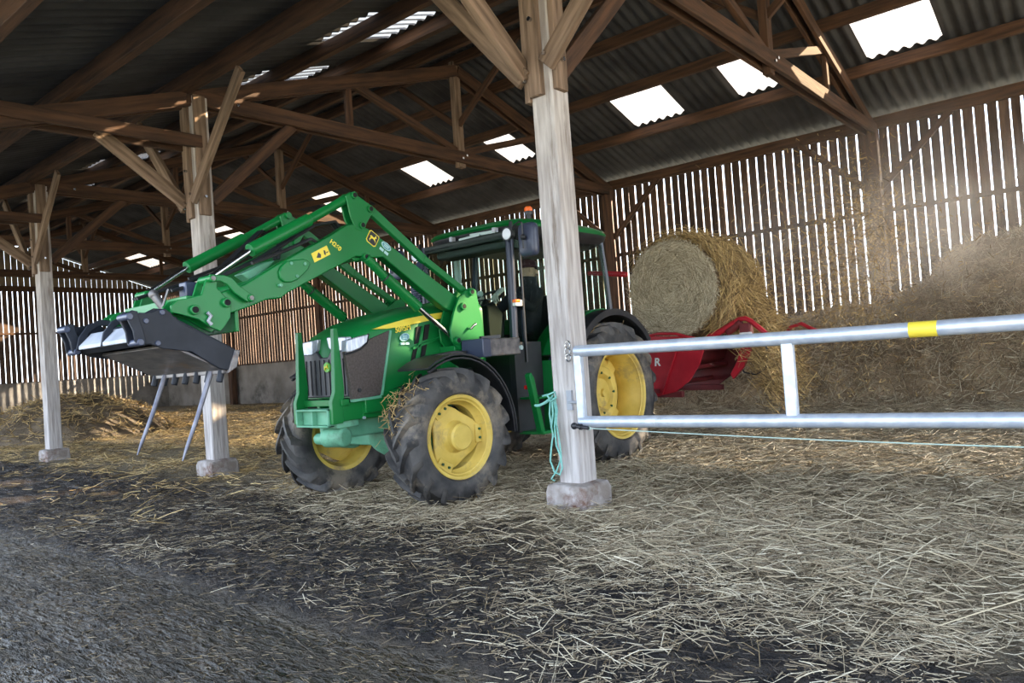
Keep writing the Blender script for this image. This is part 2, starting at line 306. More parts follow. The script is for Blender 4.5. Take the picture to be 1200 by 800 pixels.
# walls -------------------------------------------------------------------------------------------
def slats(lo, hi, z0, z1, place):
    s = MB(); x = lo
    while x < hi:
        wd = random.uniform(.128, .150); dz = random.uniform(-.02, .02); tl = random.uniform(-.006, .006)
        place(s, x, x+wd, z0, z1+dz, tl); x += wd + random.choice((.026, .032, .036, .030, .02))
    return s
def bs(s, a, b, z0, z1, tl):
    s.add([(a, BY, z0), (b, BY, z0), (b+tl, BY, z1), (a+tl, BY, z1), (a, BY+.022, z0), (b, BY+.022, z0), (b+tl, BY+.022, z1), (a+tl, BY+.022, z1)], [(0, 1, 2, 3), (7, 6, 5, 4), (0, 4, 5, 1), (1, 5, 6, 2), (2, 6, 7, 3), (3, 7, 4, 0)])
def gs(s, a, b, z0, z1, tl):
    s.add([(GX, a, z0), (GX, b, z0), (GX, b+tl, z1), (GX, a+tl, z1), (GX-.022, a, z0), (GX-.022, b, z0), (GX-.022, b+tl, z1), (GX-.022, a+tl, z1)], [(0, 1, 2, 3), (7, 6, 5, 4), (0, 4, 5, 1), (1, 5, 6, 2), (2, 6, 7, 3), (3, 7, 4, 0)])
s = slats(GX, XR, 1.55, 4.80, bs)
tag(s.build('wall_back', M['slat'], smooth=0), kind='structure')
s = slats(1.0, BY, 1.50, 4.85, gs)
tag(s.build('wall_left', M['slat'], smooth=0), kind='structure')
s = MB()
s.box(GX, XR, BY+.03, BY+.25, -.3, 1.62)
tag(s.build('wall_back_base', M['conc'], bevel=.01), kind='structure')
s = MB(); s.box(GX-.25, GX-.03, .8, BY+.25, -.3, 1.52)
tag(s.build('wall_left_base', M['conc'], bevel=.01), kind='structure')
s = MB(); y = 1.0
while y < BY:      # pale vertical boards closing the gable above its beam
    y1 = min(y+.19, BY); s.prism([(y, 4.98), (y1-.012, 4.98), (y1-.012, zroof(y1)-.06), (y, zroof(y)-.06)], GX-.02, GX, 'x'); y = y1
tag(s.build('wall_left_gable', M['panel'], smooth=0), kind='structure')

# roof --------------------------------------------------------------------------------------------
PIT = .1772; AMP = .027; SUBD = 6
nW = int((XR-GX+.6)/PIT); xs = GX-.3 + np.arange(nW*SUBD+1)*PIT/SUBD; wv = AMP*np.cos(2*PI*np.arange(nW*SUBD+1)/SUBD)
SKY_FAR = [(.15, 4), (-2.50, 6), (-4.80, 4), (-6.83, 6), (-10.10, 4), (-12.70, 5), (-16.25, 5), (-21.6, 5), (-27.6, 7)]  # first rear sheet is added out of view to aim sun at the mast
SKY_NEAR = [(-7.25, 6), (-9.35, 4), (-15.0, 4), (-18.2, 5)]
def sheet(rows, cells):
    s = MB(); n = len(xs)
    for y in rows: s.v += [(float(x), y, zroof(y)+float(q)+.03) for x, q in zip(xs, wv)]
    for r in range(len(rows)-1):
        for i in range(n-1):
            if not any(c[0] == r and c[1] <= i < c[2] for c in cells): s.f.append((r*n+i, r*n+i+1, (r+1)*n+i+1, (r+1)*n+i))
    return s
def cellsof(lst, r):
    out = []
    for c, k in lst:
        i0 = int(round((c-k*PIT/2-xs[0])/PIT))*SUBD; out.append((r, i0, i0+k*SUBD))
    return out
FR = [RIDGE+.001, 10.6, 11.78, 12.92, BY+.45]; NR = [.55, 2.2, 4.0, 5.9, 7.05, 8.3, RIDGE]
cf, cn = cellsof(SKY_FAR, 2), cellsof(SKY_NEAR, 3)
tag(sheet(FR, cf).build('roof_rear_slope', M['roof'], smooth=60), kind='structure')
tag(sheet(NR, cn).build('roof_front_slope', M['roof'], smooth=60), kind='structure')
s = MB(); s.prism([(RIDGE-.25, zroof(RIDGE-.25)+.075), (RIDGE, zroof(RIDGE)+.09), (RIDGE+.25, zroof(RIDGE+.25)+.075), (RIDGE+.25, zroof(RIDGE+.25)+.09), (RIDGE, zroof(RIDGE)+.11), (RIDGE-.25, zroof(RIDGE-.25)+.09)], GX-.3, XR, 'x')
tag(s.build('roof_ridge', M['roof']), kind='structure')
ORD = ['first', 'second', 'third', 'fourth', 'fifth', 'sixth', 'seventh', 'eighth', 'ninth']
def panel(c, r, rows, lab, grp):
    _, i0, i1 = c; y0, y1 = rows[r]-.07, rows[r+1]+.07; s = MB(); ii = range(i0-1, i1+2)
    for y in (y0, (y0+y1)/2, y1): s.v += [(float(xs[i]), y, zroof(y)+float(wv[i])+.037) for i in ii]
    n = len(list(ii)); s.f = [(k*n+i, k*n+i+1, (k+1)*n+i+1, (k+1)*n+i) for k in (0, 1) for i in range(n-1)]
    mx, my = (float(xs[i0]+xs[i1])/2, (y0+y1)/2); o = MB(); o.v = [(a-mx, b-my, cc-zroof(my)) for a, b, cc in s.v]; o.f = s.f
    q = o.build('skylight_panel', M['sky'], smooth=60); q.location = (mx, my, zroof(my)); tag(q, lab, 'skylight', grp)
for k, c in enumerate(cf[1:]):
    panel(c, 2, FR, 'bright translucent corrugated sheet, %s from the right in the rear roof slope' % ORD[k], 'translucent sheets in the rear roof slope')
panel(cf[0], 2, FR, 'added unseen translucent sheet in the rear roof slope, aiming sun at the loader mast', 'translucent sheets in the rear roof slope')  # unseen sheet, positioned and sized for the sun patch on the loader
for k, c in enumerate(cn):
    panel(c, 3, NR, 'dim translucent corrugated sheet, %s from the right in the front roof slope' % ORD[k], 'translucent sheets in the front roof slope')

# purlins and long beams -------------------------------------------------------------------------
for y, lab, hh in ((1.95, 'long brown purlin under the front roof slope, nearest the open eave', .2), (3.25, 'second long brown purlin from the open eave under the front roof slope', .2), (6.0, 'brown purlin under the front roof slope, just past the post row', .18),
                   (7.2, 'brown purlin under the front roof slope, behind the dim skylights', .18), (8.5, 'brown purlin under the front roof slope, nearest the ridge', .18),
                   (10.55, 'brown purlin under the rear roof slope, nearest the ridge', .18), (11.70, 'brown purlin along the upper edge of the bright skylights', .18), (13.0, 'orange-lit brown purlin along the lower edge of the bright skylights', .18)):
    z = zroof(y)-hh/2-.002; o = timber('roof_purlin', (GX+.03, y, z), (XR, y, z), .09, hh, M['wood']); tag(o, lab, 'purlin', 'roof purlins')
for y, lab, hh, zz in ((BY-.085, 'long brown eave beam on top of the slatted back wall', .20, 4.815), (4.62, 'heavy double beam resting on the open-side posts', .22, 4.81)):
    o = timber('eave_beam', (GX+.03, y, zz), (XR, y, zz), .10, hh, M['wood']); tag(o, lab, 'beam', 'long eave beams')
s = MB(); s.box(GX, XR, BY-.05, BY-.003, 3.22, 3.30); o = s.build('trim_1', M['slat'], bevel=.005); tag(o, kind='structure')
s = MB(); s.box(GX+.003, GX+.05, 1.0, BY-.06, 3.22, 3.30); s.box(GX+.003, GX+.09, 1.0, BY-.06, 4.78, 4.97); o = s.build('trim_2', M['wood'], bevel=.005); tag(o, kind='structure')

# posts --------------------------------------------------------------------------------------------
PNAME = ['foreground post that carries the gate', 'post behind the raised bucket', 'post at the far left']
def front_post(k):
    x = PX[k]; y = PY; base = float(gz(x, y))
    t = thing('barn_post', (x, y, base-.05), ['squared weathered grey timber post carrying the metal gate, in front of the tractor', 'grey timber post on a concrete block, right behind the raised loader bucket', 'grey timber post on a small block, beside the straw heap at far left'][k], 'post', 'open-side timber posts')
    timber('shaft', (x, y, .15), (x, y, 4.69), .21, .21, M['post'], t, .012)
    s = MB(); rr = []
    for z, e in ((-.16, .19), (.10, .185), (.15, .17), (.165, .12)):
        rr.append([(x+e*a+random.uniform(-.012, .012), y+e*b+random.uniform(-.012, .012), z) for a, b in ((-1, -1), (0, -1.05), (1, -1), (1.05, 0), (1, 1), (0, 1.05), (-1, 1), (-1.05, 0))])
    s.rings(rr).build('footing', M['plinth'], t, bevel=.012)
    zb = 3.13                                       # clamp boards bolted to the head of the post
    timber('clamp_board', (x-.125, y-.05, zb), (x-.125, y-.05, 4.69), .05, .17, M['wood2'], t, up=(0, 1, 0))
    timber('clamp_board', (x+.12, y-.02, zb+.06), (x+.12, y-.02, 4.69), .05, .15, M['wood2'], t, up=(0, 1, 0))
    timber('clamp_board', (x-.03, y-.13, zb+.03), (x-.03, y-.13, 4.69), .12, .05, M['wood2'], t)
    timber('strut', (x-.13, y-.13, 3.36), (x-.13, y-1.15, 4.10), .06, .16, M['wood2'], t)
    timber('strut', (x-.12, y-.16, 3.30), (x-1.25, y-.16, 4.62), .15, .055, M['wood2'], t, up=(0, 1, 0))
    timber('strut', (x+.10, y-.16, 3.36), (x+1.35, y-.16, 4.62), .15, .055, M['wood2'], t, up=(0, 1, 0))
    timber('strut', (x+.02, y+.13, 3.40), (x+.02, y+1.4, 4.60), .06, .15, M['wood'], t)
    for p, q in (((x-.125, y-.14, 3.30), (-.01, -.03, 0)), ((x-.02, y-.155, 3.75), (0, -.03, 0)), ((x+.15, y-.02, 3.42), (.025, 0, 0)), ((x+.11, y-.185, 3.44), (0, -.02, 0))):
        MB().cyl(p, Vector(p)+Vector(q), .018, n=8).build('bolt', M['steel'], t)
    return t
posts = [front_post(k) for k in range(3)]
BP = [('squared brown wall post right of the round bale, under the near truss', 0), ('brown wall post behind the tractor cab, second along the back wall', 1), ('brown wall post on the back wall beyond the tractor hood, third from right', 2),
      ('brown wall post on the back wall above the loader arms, fourth from right', 3), ('brown wall post on the back wall near the far corner', 4)]
for lab, k in BP:
    x = PX[k]; t = thing('wall_post', (x, BY-.16, .05), lab, 'post', 'back wall posts')
    timber('shaft', (x, BY-.16, .05), (x, BY-.16, 4.70), .22, .2, M['wood'], t, .008)
    for sg in (-1, 1): timber('brace', (x+sg*.1, BY-.16, 3.65), (x+sg*1.25, BY-.16, 4.72), .11, .07, M['wood'], t, up=(0, 1, 0))
# trusses ------------------------------------------------------------------------------------------
TL = ['large brown timber truss above the foreground post and the bale', 'brown timber truss carried by the post behind the bucket', 'brown timber truss carried by the far left post', 'brown timber truss in shade, second from the far gable', 'brown timber truss in shade, nearest the far gable']
for k, x in enumerate(PX):
    t = thing('roof_truss', (x, 4.7, 4.6), TL[k], 'truss', 'timber roof trusses')
    for dx in (-.075, .075):
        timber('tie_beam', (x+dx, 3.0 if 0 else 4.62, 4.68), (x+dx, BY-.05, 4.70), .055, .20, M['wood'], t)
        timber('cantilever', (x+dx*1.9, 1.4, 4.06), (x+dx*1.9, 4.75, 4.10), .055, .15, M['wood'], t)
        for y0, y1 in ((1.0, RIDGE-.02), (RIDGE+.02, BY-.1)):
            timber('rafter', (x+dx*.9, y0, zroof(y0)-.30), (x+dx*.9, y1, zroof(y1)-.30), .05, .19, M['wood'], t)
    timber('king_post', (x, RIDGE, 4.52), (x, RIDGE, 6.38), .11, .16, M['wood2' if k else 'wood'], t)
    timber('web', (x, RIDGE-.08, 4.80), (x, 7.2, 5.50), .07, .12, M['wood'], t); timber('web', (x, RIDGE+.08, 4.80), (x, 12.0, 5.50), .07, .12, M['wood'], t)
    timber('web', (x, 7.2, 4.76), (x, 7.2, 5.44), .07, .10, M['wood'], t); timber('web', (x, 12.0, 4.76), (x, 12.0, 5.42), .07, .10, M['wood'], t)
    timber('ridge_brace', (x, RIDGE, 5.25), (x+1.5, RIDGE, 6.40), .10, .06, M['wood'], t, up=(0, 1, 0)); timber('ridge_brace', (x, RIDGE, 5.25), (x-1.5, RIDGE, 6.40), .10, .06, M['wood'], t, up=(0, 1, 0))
    for yy, zz in ((RIDGE-.05, 4.66), (RIDGE+.05, 4.72), (5.3, 4.68)): MB().cyl((x-.13, yy, zz), (x+.13, yy, zz), .02, n=8).build('bolt', M['steel'], t)
o = timber('ridge_beam', (GX+.03, RIDGE, 6.40), (XR, RIDGE, 6.40), .09, .16, M['wood']); tag(o, 'brown ridge beam along the top of the roof', 'beam')

# ------------------------------------------------------------------ tractor
XC = -5.35
T = thing('tractor', (XC, 5.7, -.03), 'green farm tractor with yellow wheels, glazed cab and raised front loader arms', 'tractor')
TYRES = []
def wheel(name, c, r, wd, rim_r, side, steer, nl, rear):
    e = part_empty(name, T, c); e.rotation_euler = (random.uniform(0, 6) if 0 else 0, 0, steer + (0 if side > 0 else PI))
    h = wd/2; s = MB(); tr = r-.045
    prof = [(-h*.78, rim_r-.015), (-h*.98, rim_r+.03), (-h*1.08, (rim_r+tr)/2), (-h*.97, tr-.05), (-h*.80, tr-.012), (-h*.4, tr+.004), (0, tr+.008), (h*.4, tr+.004), (h*.80, tr-.012), (h*.97, tr-.05), (h*1.08, (rim_r+tr)/2), (h*1.0, rim_r+.035), (h*.93, rim_r+.028), (h*.80, rim_r-.015)]
    s.lathe(prof, (0, 0, 0), 'x', 72)
    for i in range(nl):                 # chevron lugs, alternating sides
        for sg in (-1, 1):
            a0 = 2*PI*(i+(.5 if sg > 0 else 0))/nl; da = -2*PI/nl*1.05; ww = .042*(1.25 if rear else 1)
            rs = []
            for u, rr, lo in ((-.04, r, tr-.03), (.35, r, tr-.03), (.72, r-.004, tr-.03), (.97, r-.018, tr-.06), (1.06, r-.085, r-.13)):
                a = a0 + da*u; q = []
                for dd, rad in ((-1.25, lo), (-.8, rr), (.8, rr), (1.25, lo)):
                    aa = a + dd*ww/r/1.0*.62
                    q.append((sg*h*u*1.0, rad*math.cos(aa), rad*math.sin(aa)))
                rs.append(q)
            s.rings(rs)
    s.build('tyre', M['rubber'], e, smooth=35, world=False)
    TYRES.append((e, r, wd, side, rear))
    s = MB(); d = .27 if rear else .09
    s.lathe([(h*.80, rim_r-.03), (h*.90, rim_r+.022), (h*.95, rim_r+.016), (h*.93, rim_r-.006), (h*.80, rim_r-.022), (h*.45, rim_r-.035), (h*.30, rim_r-.06), (-h*.2, rim_r-.065), (-h*.8, rim_r-.03), (-h*.9, rim_r+.02)], (0, 0, 0), 'x', 64)
    s.build('rim', M['yellow'], e, smooth=40, world=False)
    s = MB(); dx = h*.90-d
    if rear:
        s.lathe([(dx-.05, rim_r-.05), (dx-.02, rim_r-.10), (dx+.0, rim_r*.66), (dx+.035, rim_r*.60), (dx+.03, rim_r*.45), (dx-.03, rim_r*.36), (dx-.03, .001)], (0, 0, 0), 'x', 48)
        for k in range(4):
            a = PI/4+k*PI/2; s.bar((dx-.02, (rim_r-.16)*math.cos(a), (rim_r-.16)*math.sin(a)), (dx-.02, (rim_r-.05)*math.cos(a), (rim_r-.05)*math.sin(a)), .16, .03, (1, 0, 0))
    else:
        n = 48; R = []                  # rounded six-lobed disc bolted to the rim lugs
        for (hh, sc_) in ((dx-.02, 1.0), (dx, 1.0), (dx+.012, .93), (dx+.012, .55), (dx+.05, .46), (dx+.05, .02)):
            R.append([(hh, rr*math.cos(2*PI*j/n), rr*math.sin(2*PI*j/n)) for j in range(n) for rr in [sc_*((rim_r-.085)+(.035*math.cos(3*2*PI*j/n) if sc_ > .6 else 0))]])
        s.rings(R, True, True)
        for k in range(3):
            a = 2*PI*k/3; ca, sa = math.cos(a), math.sin(a)
            s.bar((dx+.0, (rim_r-.115)*ca, (rim_r-.115)*sa), (dx+.0, (rim_r-.03)*ca, (rim_r-.03)*sa), .16, .045, (1, 0, 0))
    s.build('wheel_disc', M['yellow'], e, bevel=.004, world=False)
    s = MB(); rb = rim_r*.33 if rear else rim_r*.36
    s.lathe([(dx-.03, rb*.98), (dx+.10, rb*.95), (dx+.115, rb*.82), (dx+.115, .001)] if not rear else [(dx-.05, rb), (dx+.02, rb*.98), (dx+.03, rb*.8), (dx+.03, rb*.3), (dx+.06, rb*.26), (dx+.06, .001)], (0, 0, 0), 'x', 32)
    s.build('hub', M['yellow'], e, world=False)
    s = MB()
    if rear:
        for k in range(8): a = 2*PI*k/8; s.cyl((dx, rim_r*.46*math.cos(a), rim_r*.46*math.sin(a)), (dx+.04, rim_r*.46*math.cos(a), rim_r*.46*math.sin(a)), .014, n=6)
    else:
        for k in range(3):
            for q in (-.14, .14): a = 2*PI*k/3+q; s.cyl((dx+.02, (rim_r-.07)*math.cos(a), (rim_r-.07)*math.sin(a)), (dx+.036, (rim_r-.07)*math.cos(a), (rim_r-.07)*math.sin(a)), .012, n=6)
    s.build('wheel_bolts', M['dgreen'], e, world=False)
    return e
FW, RW = (4.53, .525), (6.88, .70)
wheel('front_wheel', (XC+.79, *FW), .585, .33, .335, 1, math.radians(-6), 17, False)
wheel('front_wheel', (XC-.79, *FW), .585, .33, .335, -1, math.radians(-6), 17, False)
wheel('rear_wheel', (XC+.86, *RW), .76, .44, .475, 1, 0, 19, True)
wheel('rear_wheel', (XC-.86, *RW), .76, .44, .475, -1, 0, 19, True)
def P(name, s, m, par=None, bevel=.004, smooth=40): return s.build(name, M[m], par or T, bevel=bevel, smooth=smooth)
# axle, chassis, front support
s = MB(); s.bar((XC-.66, FW[0], FW[1]), (XC+.66, FW[0], FW[1]), .16, .17); s.lathe([(-.17, .05), (-.13, .15), (0, .19), (.13, .15), (.17, .05)], (XC, FW[0]+.02, FW[1]), 'x', 24)
s.cyl((XC+.5, FW[0], FW[1]), (XC+.68, FW[0], FW[1]), .13); s.cyl((XC-.68, FW[0], FW[1]), (XC-.5, FW[0], FW[1]), .13)
P('front_axle', s, 'green2', bevel=.015)
s = MB(); s.box(XC-.20, XC+.20, 3.92, 4.9, .58, .80); s.cyl((XC+.05, 3.80, .60), (XC+.26, 3.86, .60), .085); s.cyl((XC-.12, 3.84, .58), (XC+.06, 3.84, .58), .05); P('axle_support', s, 'green2', bevel=.02)
s = MB(); s.box(XC-.24, XC+.24, 4.3, 5.6, .72, 1.0); s.box(XC-.22, XC+.22, 5.4, 7.4, .50, 1.05); s.cyl((XC-.6, RW[0], RW[1]), (XC+.6, RW[0], RW[1]), .14); P('drivetrain', s, 'dgreen', bevel=.03)
s = MB()
for sg in (-1, 1): s.box(XC+sg*.30-.02, XC+sg*.30+.02, 4.0, 5.2, .74, .95)
P('loader_subframe', s, 'green')
# hood
ST = [(3.90, .92, 1.36, 1.42, .31), (3.96, .91, 1.405, 1.485, .335), (4.12, .92, 1.475, 1.565, .350), (4.40, .98, 1.535, 1.64, .360), (4.80, 1.02, 1.595, 1.71, .365), (5.15, 1.02, 1.64, 1.75, .370), (5.52, 1.02, 1.665, 1.775, .370)]
def hr(y, zb, zs, zt, wd):
    h = [(wd, zb), (wd, zb+.5*(zs-zb)), (wd, zs-.02), (wd*.97, zs+.012), (wd*.86, zs+.6*(zt-zs)), (wd*.5, zs+.93*(zt-zs)), (0, zt)]
    return [(XC+a, y, z) for a, z in h] + [(XC-a, y, z) for a, z in h[-2::-1]]
s = MB(); s.rings([hr(*q) for q in ST]); hood = P('hood', s, 'green', bevel=0, smooth=50)
for sg in (1,):
    xs_ = XC+.366
s = MB(); s.prism(yz([(437, 385.5), (452, 380.3), (480, 372.5), (505, 367.8), (524, 364.8), (524, 372), (505, 375), (480, 380.5), (455, 385)], XC+.37), XC+.350, XC+.374); P('hood_stripe', s, 'yel', hood, 0)
s = MB(); s.prism(yz([(404, 412), (431, 398), (456, 387), (452, 425), (446, 462), (430, 466), (413, 468)], XC+.36), XC+.325, XC+.368); P('side_screen', s, 'screen', hood, .003)
s = MB(); s.prism(yz([(456, 387), (458, 387.5), (448, 463), (446, 463)], XC+.365), XC+.34, XC+.378); s.prism(yz([(413, 468), (446, 463), (447, 466), (414, 471)], XC+.365), XC+.33, XC+.374); P('screen_frame', s, 'green2', hood, 0)
s = MB()
for pts in ([(488, 383), (493.5, 382), (491, 401), (486, 403)], [(498, 380.5), (503.5, 379.5), (501, 397), (496, 399)], [(485.5, 407), (490.5, 405), (486, 424), (481, 427)], [(495.5, 403), (500.5, 401), (498, 416), (493, 419)]): s.prism(yz(pts, XC+.372), XC+.34, XC+.376)
P('side_vent', s, 'dark', hood, 0)
s = MB(); s.prism(yz([(494.5, 382), (497, 381.5), (488, 430), (485, 431)], XC+.38), XC+.36, XC+.386); s.prism(yz([(484, 406.5), (519, 393), (519, 395.5), (484, 409.5)], XC+.38), XC+.36, XC+.386); P('vent_rib', s, 'green', hood, .002)
q = at(472, 385.2, X=XC+.375); text('5085M', 'model_number', M['yel'], hood, q, at(483, 382.6, X=XC+.375)-at(461, 388, X=XC+.375), (0, 0, 1), .066, .002, .15, .0015)
q = at(474, 395, X=XC+.372); s = MB()
s.lathe([(0, .058), (.005, .055), (.006, .001)], (0, 0, 0), 'x', 28); s.v = [(q.x+a, q.y+b, q.z+.62*c+.15*b) for a, b, c in s.v]; st = P('dealer_sticker', s, 'paleblue', hood, 0)
s = MB(); s.lathe([(0, .048), (.008, .046), (.0085, .001)], (0, 0, 0), 'x', 28); s.v = [(q.x+a, q.y+b, q.z+.58*c+.15*b) for a, b, c in s.v]; P('sticker_field', s, 'blue', st, 0)
s = MB(); s.box(q.x, q.x+.0105, q.y-.026, q.y+.026, q.z+.004, q.z+.014); s.box(q.x, q.x+.0105, q.y-.024, q.y+.024, q.z-.014, q.z-.004)
for dy in (-.026, .028): s.box(q.x-.01, q.x+.006, q.y+dy-.022, q.y+dy+.02, q.z-.066, q.z-.046)
P('sticker_print', s, 'paleblue', st, 0)
s = MB(); s.prism([(XC-.29, .93), (XC+.30, .93), (XC+.325, 1.30), (XC+.12, 1.34), (XC+.05, 1.27), (XC-.05, 1.27), (XC-.12, 1.34), (XC-.31, 1.30)], 3.875, 3.93, 'y'); gr = P('grille', s, 'grille', hood, .01)
s = MB()
for k in range(9): x = XC-.26+k*.065; s.box(x-.006, x+.006, 3.866, 3.89, .95, 1.25)
P('grille_bar', s, 'black', gr, 0)
s = MB(); s.lathe([(-.012, .001), (-.012, .042), (0, .046)], (XC+.05, 3.872, 1.185), 'y', 24); bd = P('badge', s, 'badge', gr, 0)
DEER = [(-.9, .15), (-.55, .42), (-.1, .30), (.25, .38), (.40, .75), (.30, 1.0), (.52, .82), (.62, 1.05), (.62, .72), (.92, .55), (.60, .42), (.55, .15), (.85, -.15), (1.0, -.55), (.80, -.30), (.35, -.08), (-.05, -.05), (-.35, -.2), (-.55, -.75), (-.42, -1.0), (-.78, -.6), (-.62, -.05)]
s = MB(); s.prism([(XC+.05+a*.028, 1.185+b*.026) for a, b in DEER], 3.85, 3.862, 'y'); P('deer_emblem', s, 'yel', bd, 0)
s = MB()
s.prism([(XC+.33, 1.315), (XC+.325, 1.425), (XC+.06, 1.44), (XC+.085, 1.345), (XC+.15, 1.31)], 3.868, 3.93, 'y'); P('headlight', s, 'headl', hood, .008)
s = MB(); s.prism([(XC-.32, 1.30), (XC-.315, 1.415), (XC-.06, 1.43), (XC-.085, 1.335), (XC-.15, 1.30)], 3.868, 3.93, 'y'); P('headlight', s, 'headl', hood, .008)
s = MB(); s.prism(yz([(405, 399), (418, 394.5), (431, 391.5), (429, 401), (421, 408), (411, 412), (405, 413)], XC+.36), XC+.30, XC+.374); P('headlight', s, 'headl', hood, .008)
s = MB(); pts = yz([(432, 391), (430, 402), (422, 409.5), (411, 414), (404, 415)], XC+.37); s.tube([(XC+.366, a, b) for a, b in pts], .009, 6); P('headlight_seal', s, 'black', hood, 0)
s = MB(); q = at(421, 457, X=XC+.37); s.lathe([(0, .017), (.012, .016), (.013, .001)], (q.x, q.y, q.z), 'x', 16); P('hood_latch', s, 'black', hood, 0)
# brush guard and front bracket
gd = part_empty('grille_guard', T, (XC, 3.75, .74))
def upright(x, lean):
    s = MB(); pp = [(3.80+lean, 1.50), (3.765+lean, 1.50), (3.735, .98), (3.70, .90), (3.70, .72), (3.80, .72), (3.82, .90), (3.83, 1.0)]
    s.prism(pp, x-.035, x+.012); return s
for x in (XC+.30, XC-.20): upright(x, 0).build('guard_upright', M['green'], gd, bevel=.004)
s = MB(); s.box(XC-.24, XC+.33, 3.78, 3.86, .86, .915); s.prism(yz([(398, 470), (412, 470), (449, 464), (462, 474), (452, 488), (412, 492), (400, 494)], XC+.30), XC+.27, XC+.31); s.prism([(4.0, .78), (4.5, .78), (4.5, .98), (4.0, .92)], XC+.31, XC+.36); s.build('guard_base', M['green'], gd, bevel=.006)
s = MB()
for q in ((426, 482), (426, 489)): p = at(*q, X=XC+.31); s.cyl(p, p+Vector((.02, 0, 0)), .013, n=6)
s.build('guard_bolt', M['galv'], gd)
b0 = Vector((XC-.30, 3.60, 0)); s = MB()
x0, x1 = XC-.18, XC+.27; s.box(x0, x1, 3.74, 3.80, .695, .845); s.box(x0, x1, 3.68, 3.74, .828, .845); s.box(x0, x1, 3.68, 3.74, .695, .712); s.box(x0, x0+.018, 3.68, 3.74, .695, .845); s.box(x1-.018, x1, 3.68, 3.74, .695, .845); s.box(XC+.03, XC+.042, 3.69, 3.74, .70, .83); s.box(XC-.1, XC+.28, 3.76, 3.98, .68, .80)
P('weight_bracket', s, 'green2', bevel=.005)
# front fenders
def arc(c, r, a0, a1, n=14): return [(c[0]+r*math.cos(math.radians(a0+(a1-a0)*i/n)), c[1]+r*math.sin(math.radians(a0+(a1-a0)*i/n))) for i in range(n+1)]
for sg in (1, -1):
    s = MB(); x0, x1 = XC+sg*.60, XC+sg*.965
    for xa, xb, o in ((x0, x1, 0), (x1-sg*.03, x1, -.03)):
        A, B = arc(FW, .70+o, 122, -3), arc(FW, .682+o, 122, -3)
        s.prism(A+B[::-1], min(xa, xb), max(xa, xb))
    s.prism(yz([(494, 419), (505, 416), (530, 411), (546, 411), (540, 415), (510, 420)], XC+.66), XC+sg*.66-.03, XC+sg*.66+.03) if sg > 0 else None
    P('front_fender', s, 'black', bevel=.004)
    s = MB(); s.bar((XC+sg*.52, FW[0]+.3, FW[1]+.15), (XC+sg*.80, FW[0]+.3, FW[1]+.56), .05, .03); P('fender_stay', s, 'black')
# rear fenders
for sg in (1, -1):
    s = MB(); A, B = arc((6.90, .70), .90, 150, 38, 20), arc((6.90, .70), .875, 150, 38, 20); s.prism(A+B[::-1], *sorted((XC+sg*.50, XC+sg*1.03)))
    A, B = arc((6.90, .70), .90, 150, 38, 20), arc((6.90, .70), .83, 150, 38, 20); s.prism(A+B[::-1], *sorted((XC+sg*1.0, XC+sg*1.05)))
    rf = P('rear_fender', s, 'black', bevel=.004)
    s = MB(); A, B = arc((6.90, .70), .915, 150, 74, 16), arc((6.90, .70), .902, 150, 74, 16); s.prism(A+B[::-1], *sorted((XC+sg*.50, XC+sg*.88))); s.prism(arc((6.90, .70), .90, 146, 60, 14)+[(6.9, .9), (6.4, .6), (6.3, .7)], *sorted((XC+sg*.47, XC+sg*.51))); P('fender_panel', s, 'green', rf)
# cab -------------------------------------------------------------------------------------------------
cab = part_empty('cab', T, (XC, 6.4, 1.0))
def C(name, s, m, bevel=.006, smooth=40): return s.build(name, M[m], cab, bevel=bevel, smooth=smooth)
HW = .64
def roofring(dy0, dy1, z, inset):
    y0, y1 = 5.74+dy0, 7.62+dy1; q = []
    for a in range(32):
        t_ = 2*PI*a/32; cx, cy = math.cos(t_), math.sin(t_); k = 5
        q.append((XC+(HW+.06-inset)*math.copysign(abs(cx)**(2/k), cx), (y0+y1)/2+(y1-y0-2*inset)/2*math.copysign(abs(cy)**(2/k), cy), z))
    return q
s = MB(); s.rings([roofring(0, 0, 2.475, .01), roofring(-.03, .02, 2.50, 0), roofring(0, 0, 2.54, .02), roofring(.1, -.05, 2.58, .10), roofring(.3, -.2, 2.605, .22)]); C('cab_roof', s, 'green', 0, 50)
s = MB(); s.rings([roofring(.05, -.04, 2.36, .10), roofring(.0, 0, 2.42, .02), roofring(0, 0, 2.478, .0)]); C('roof_lining', s, 'black', 0, 50)
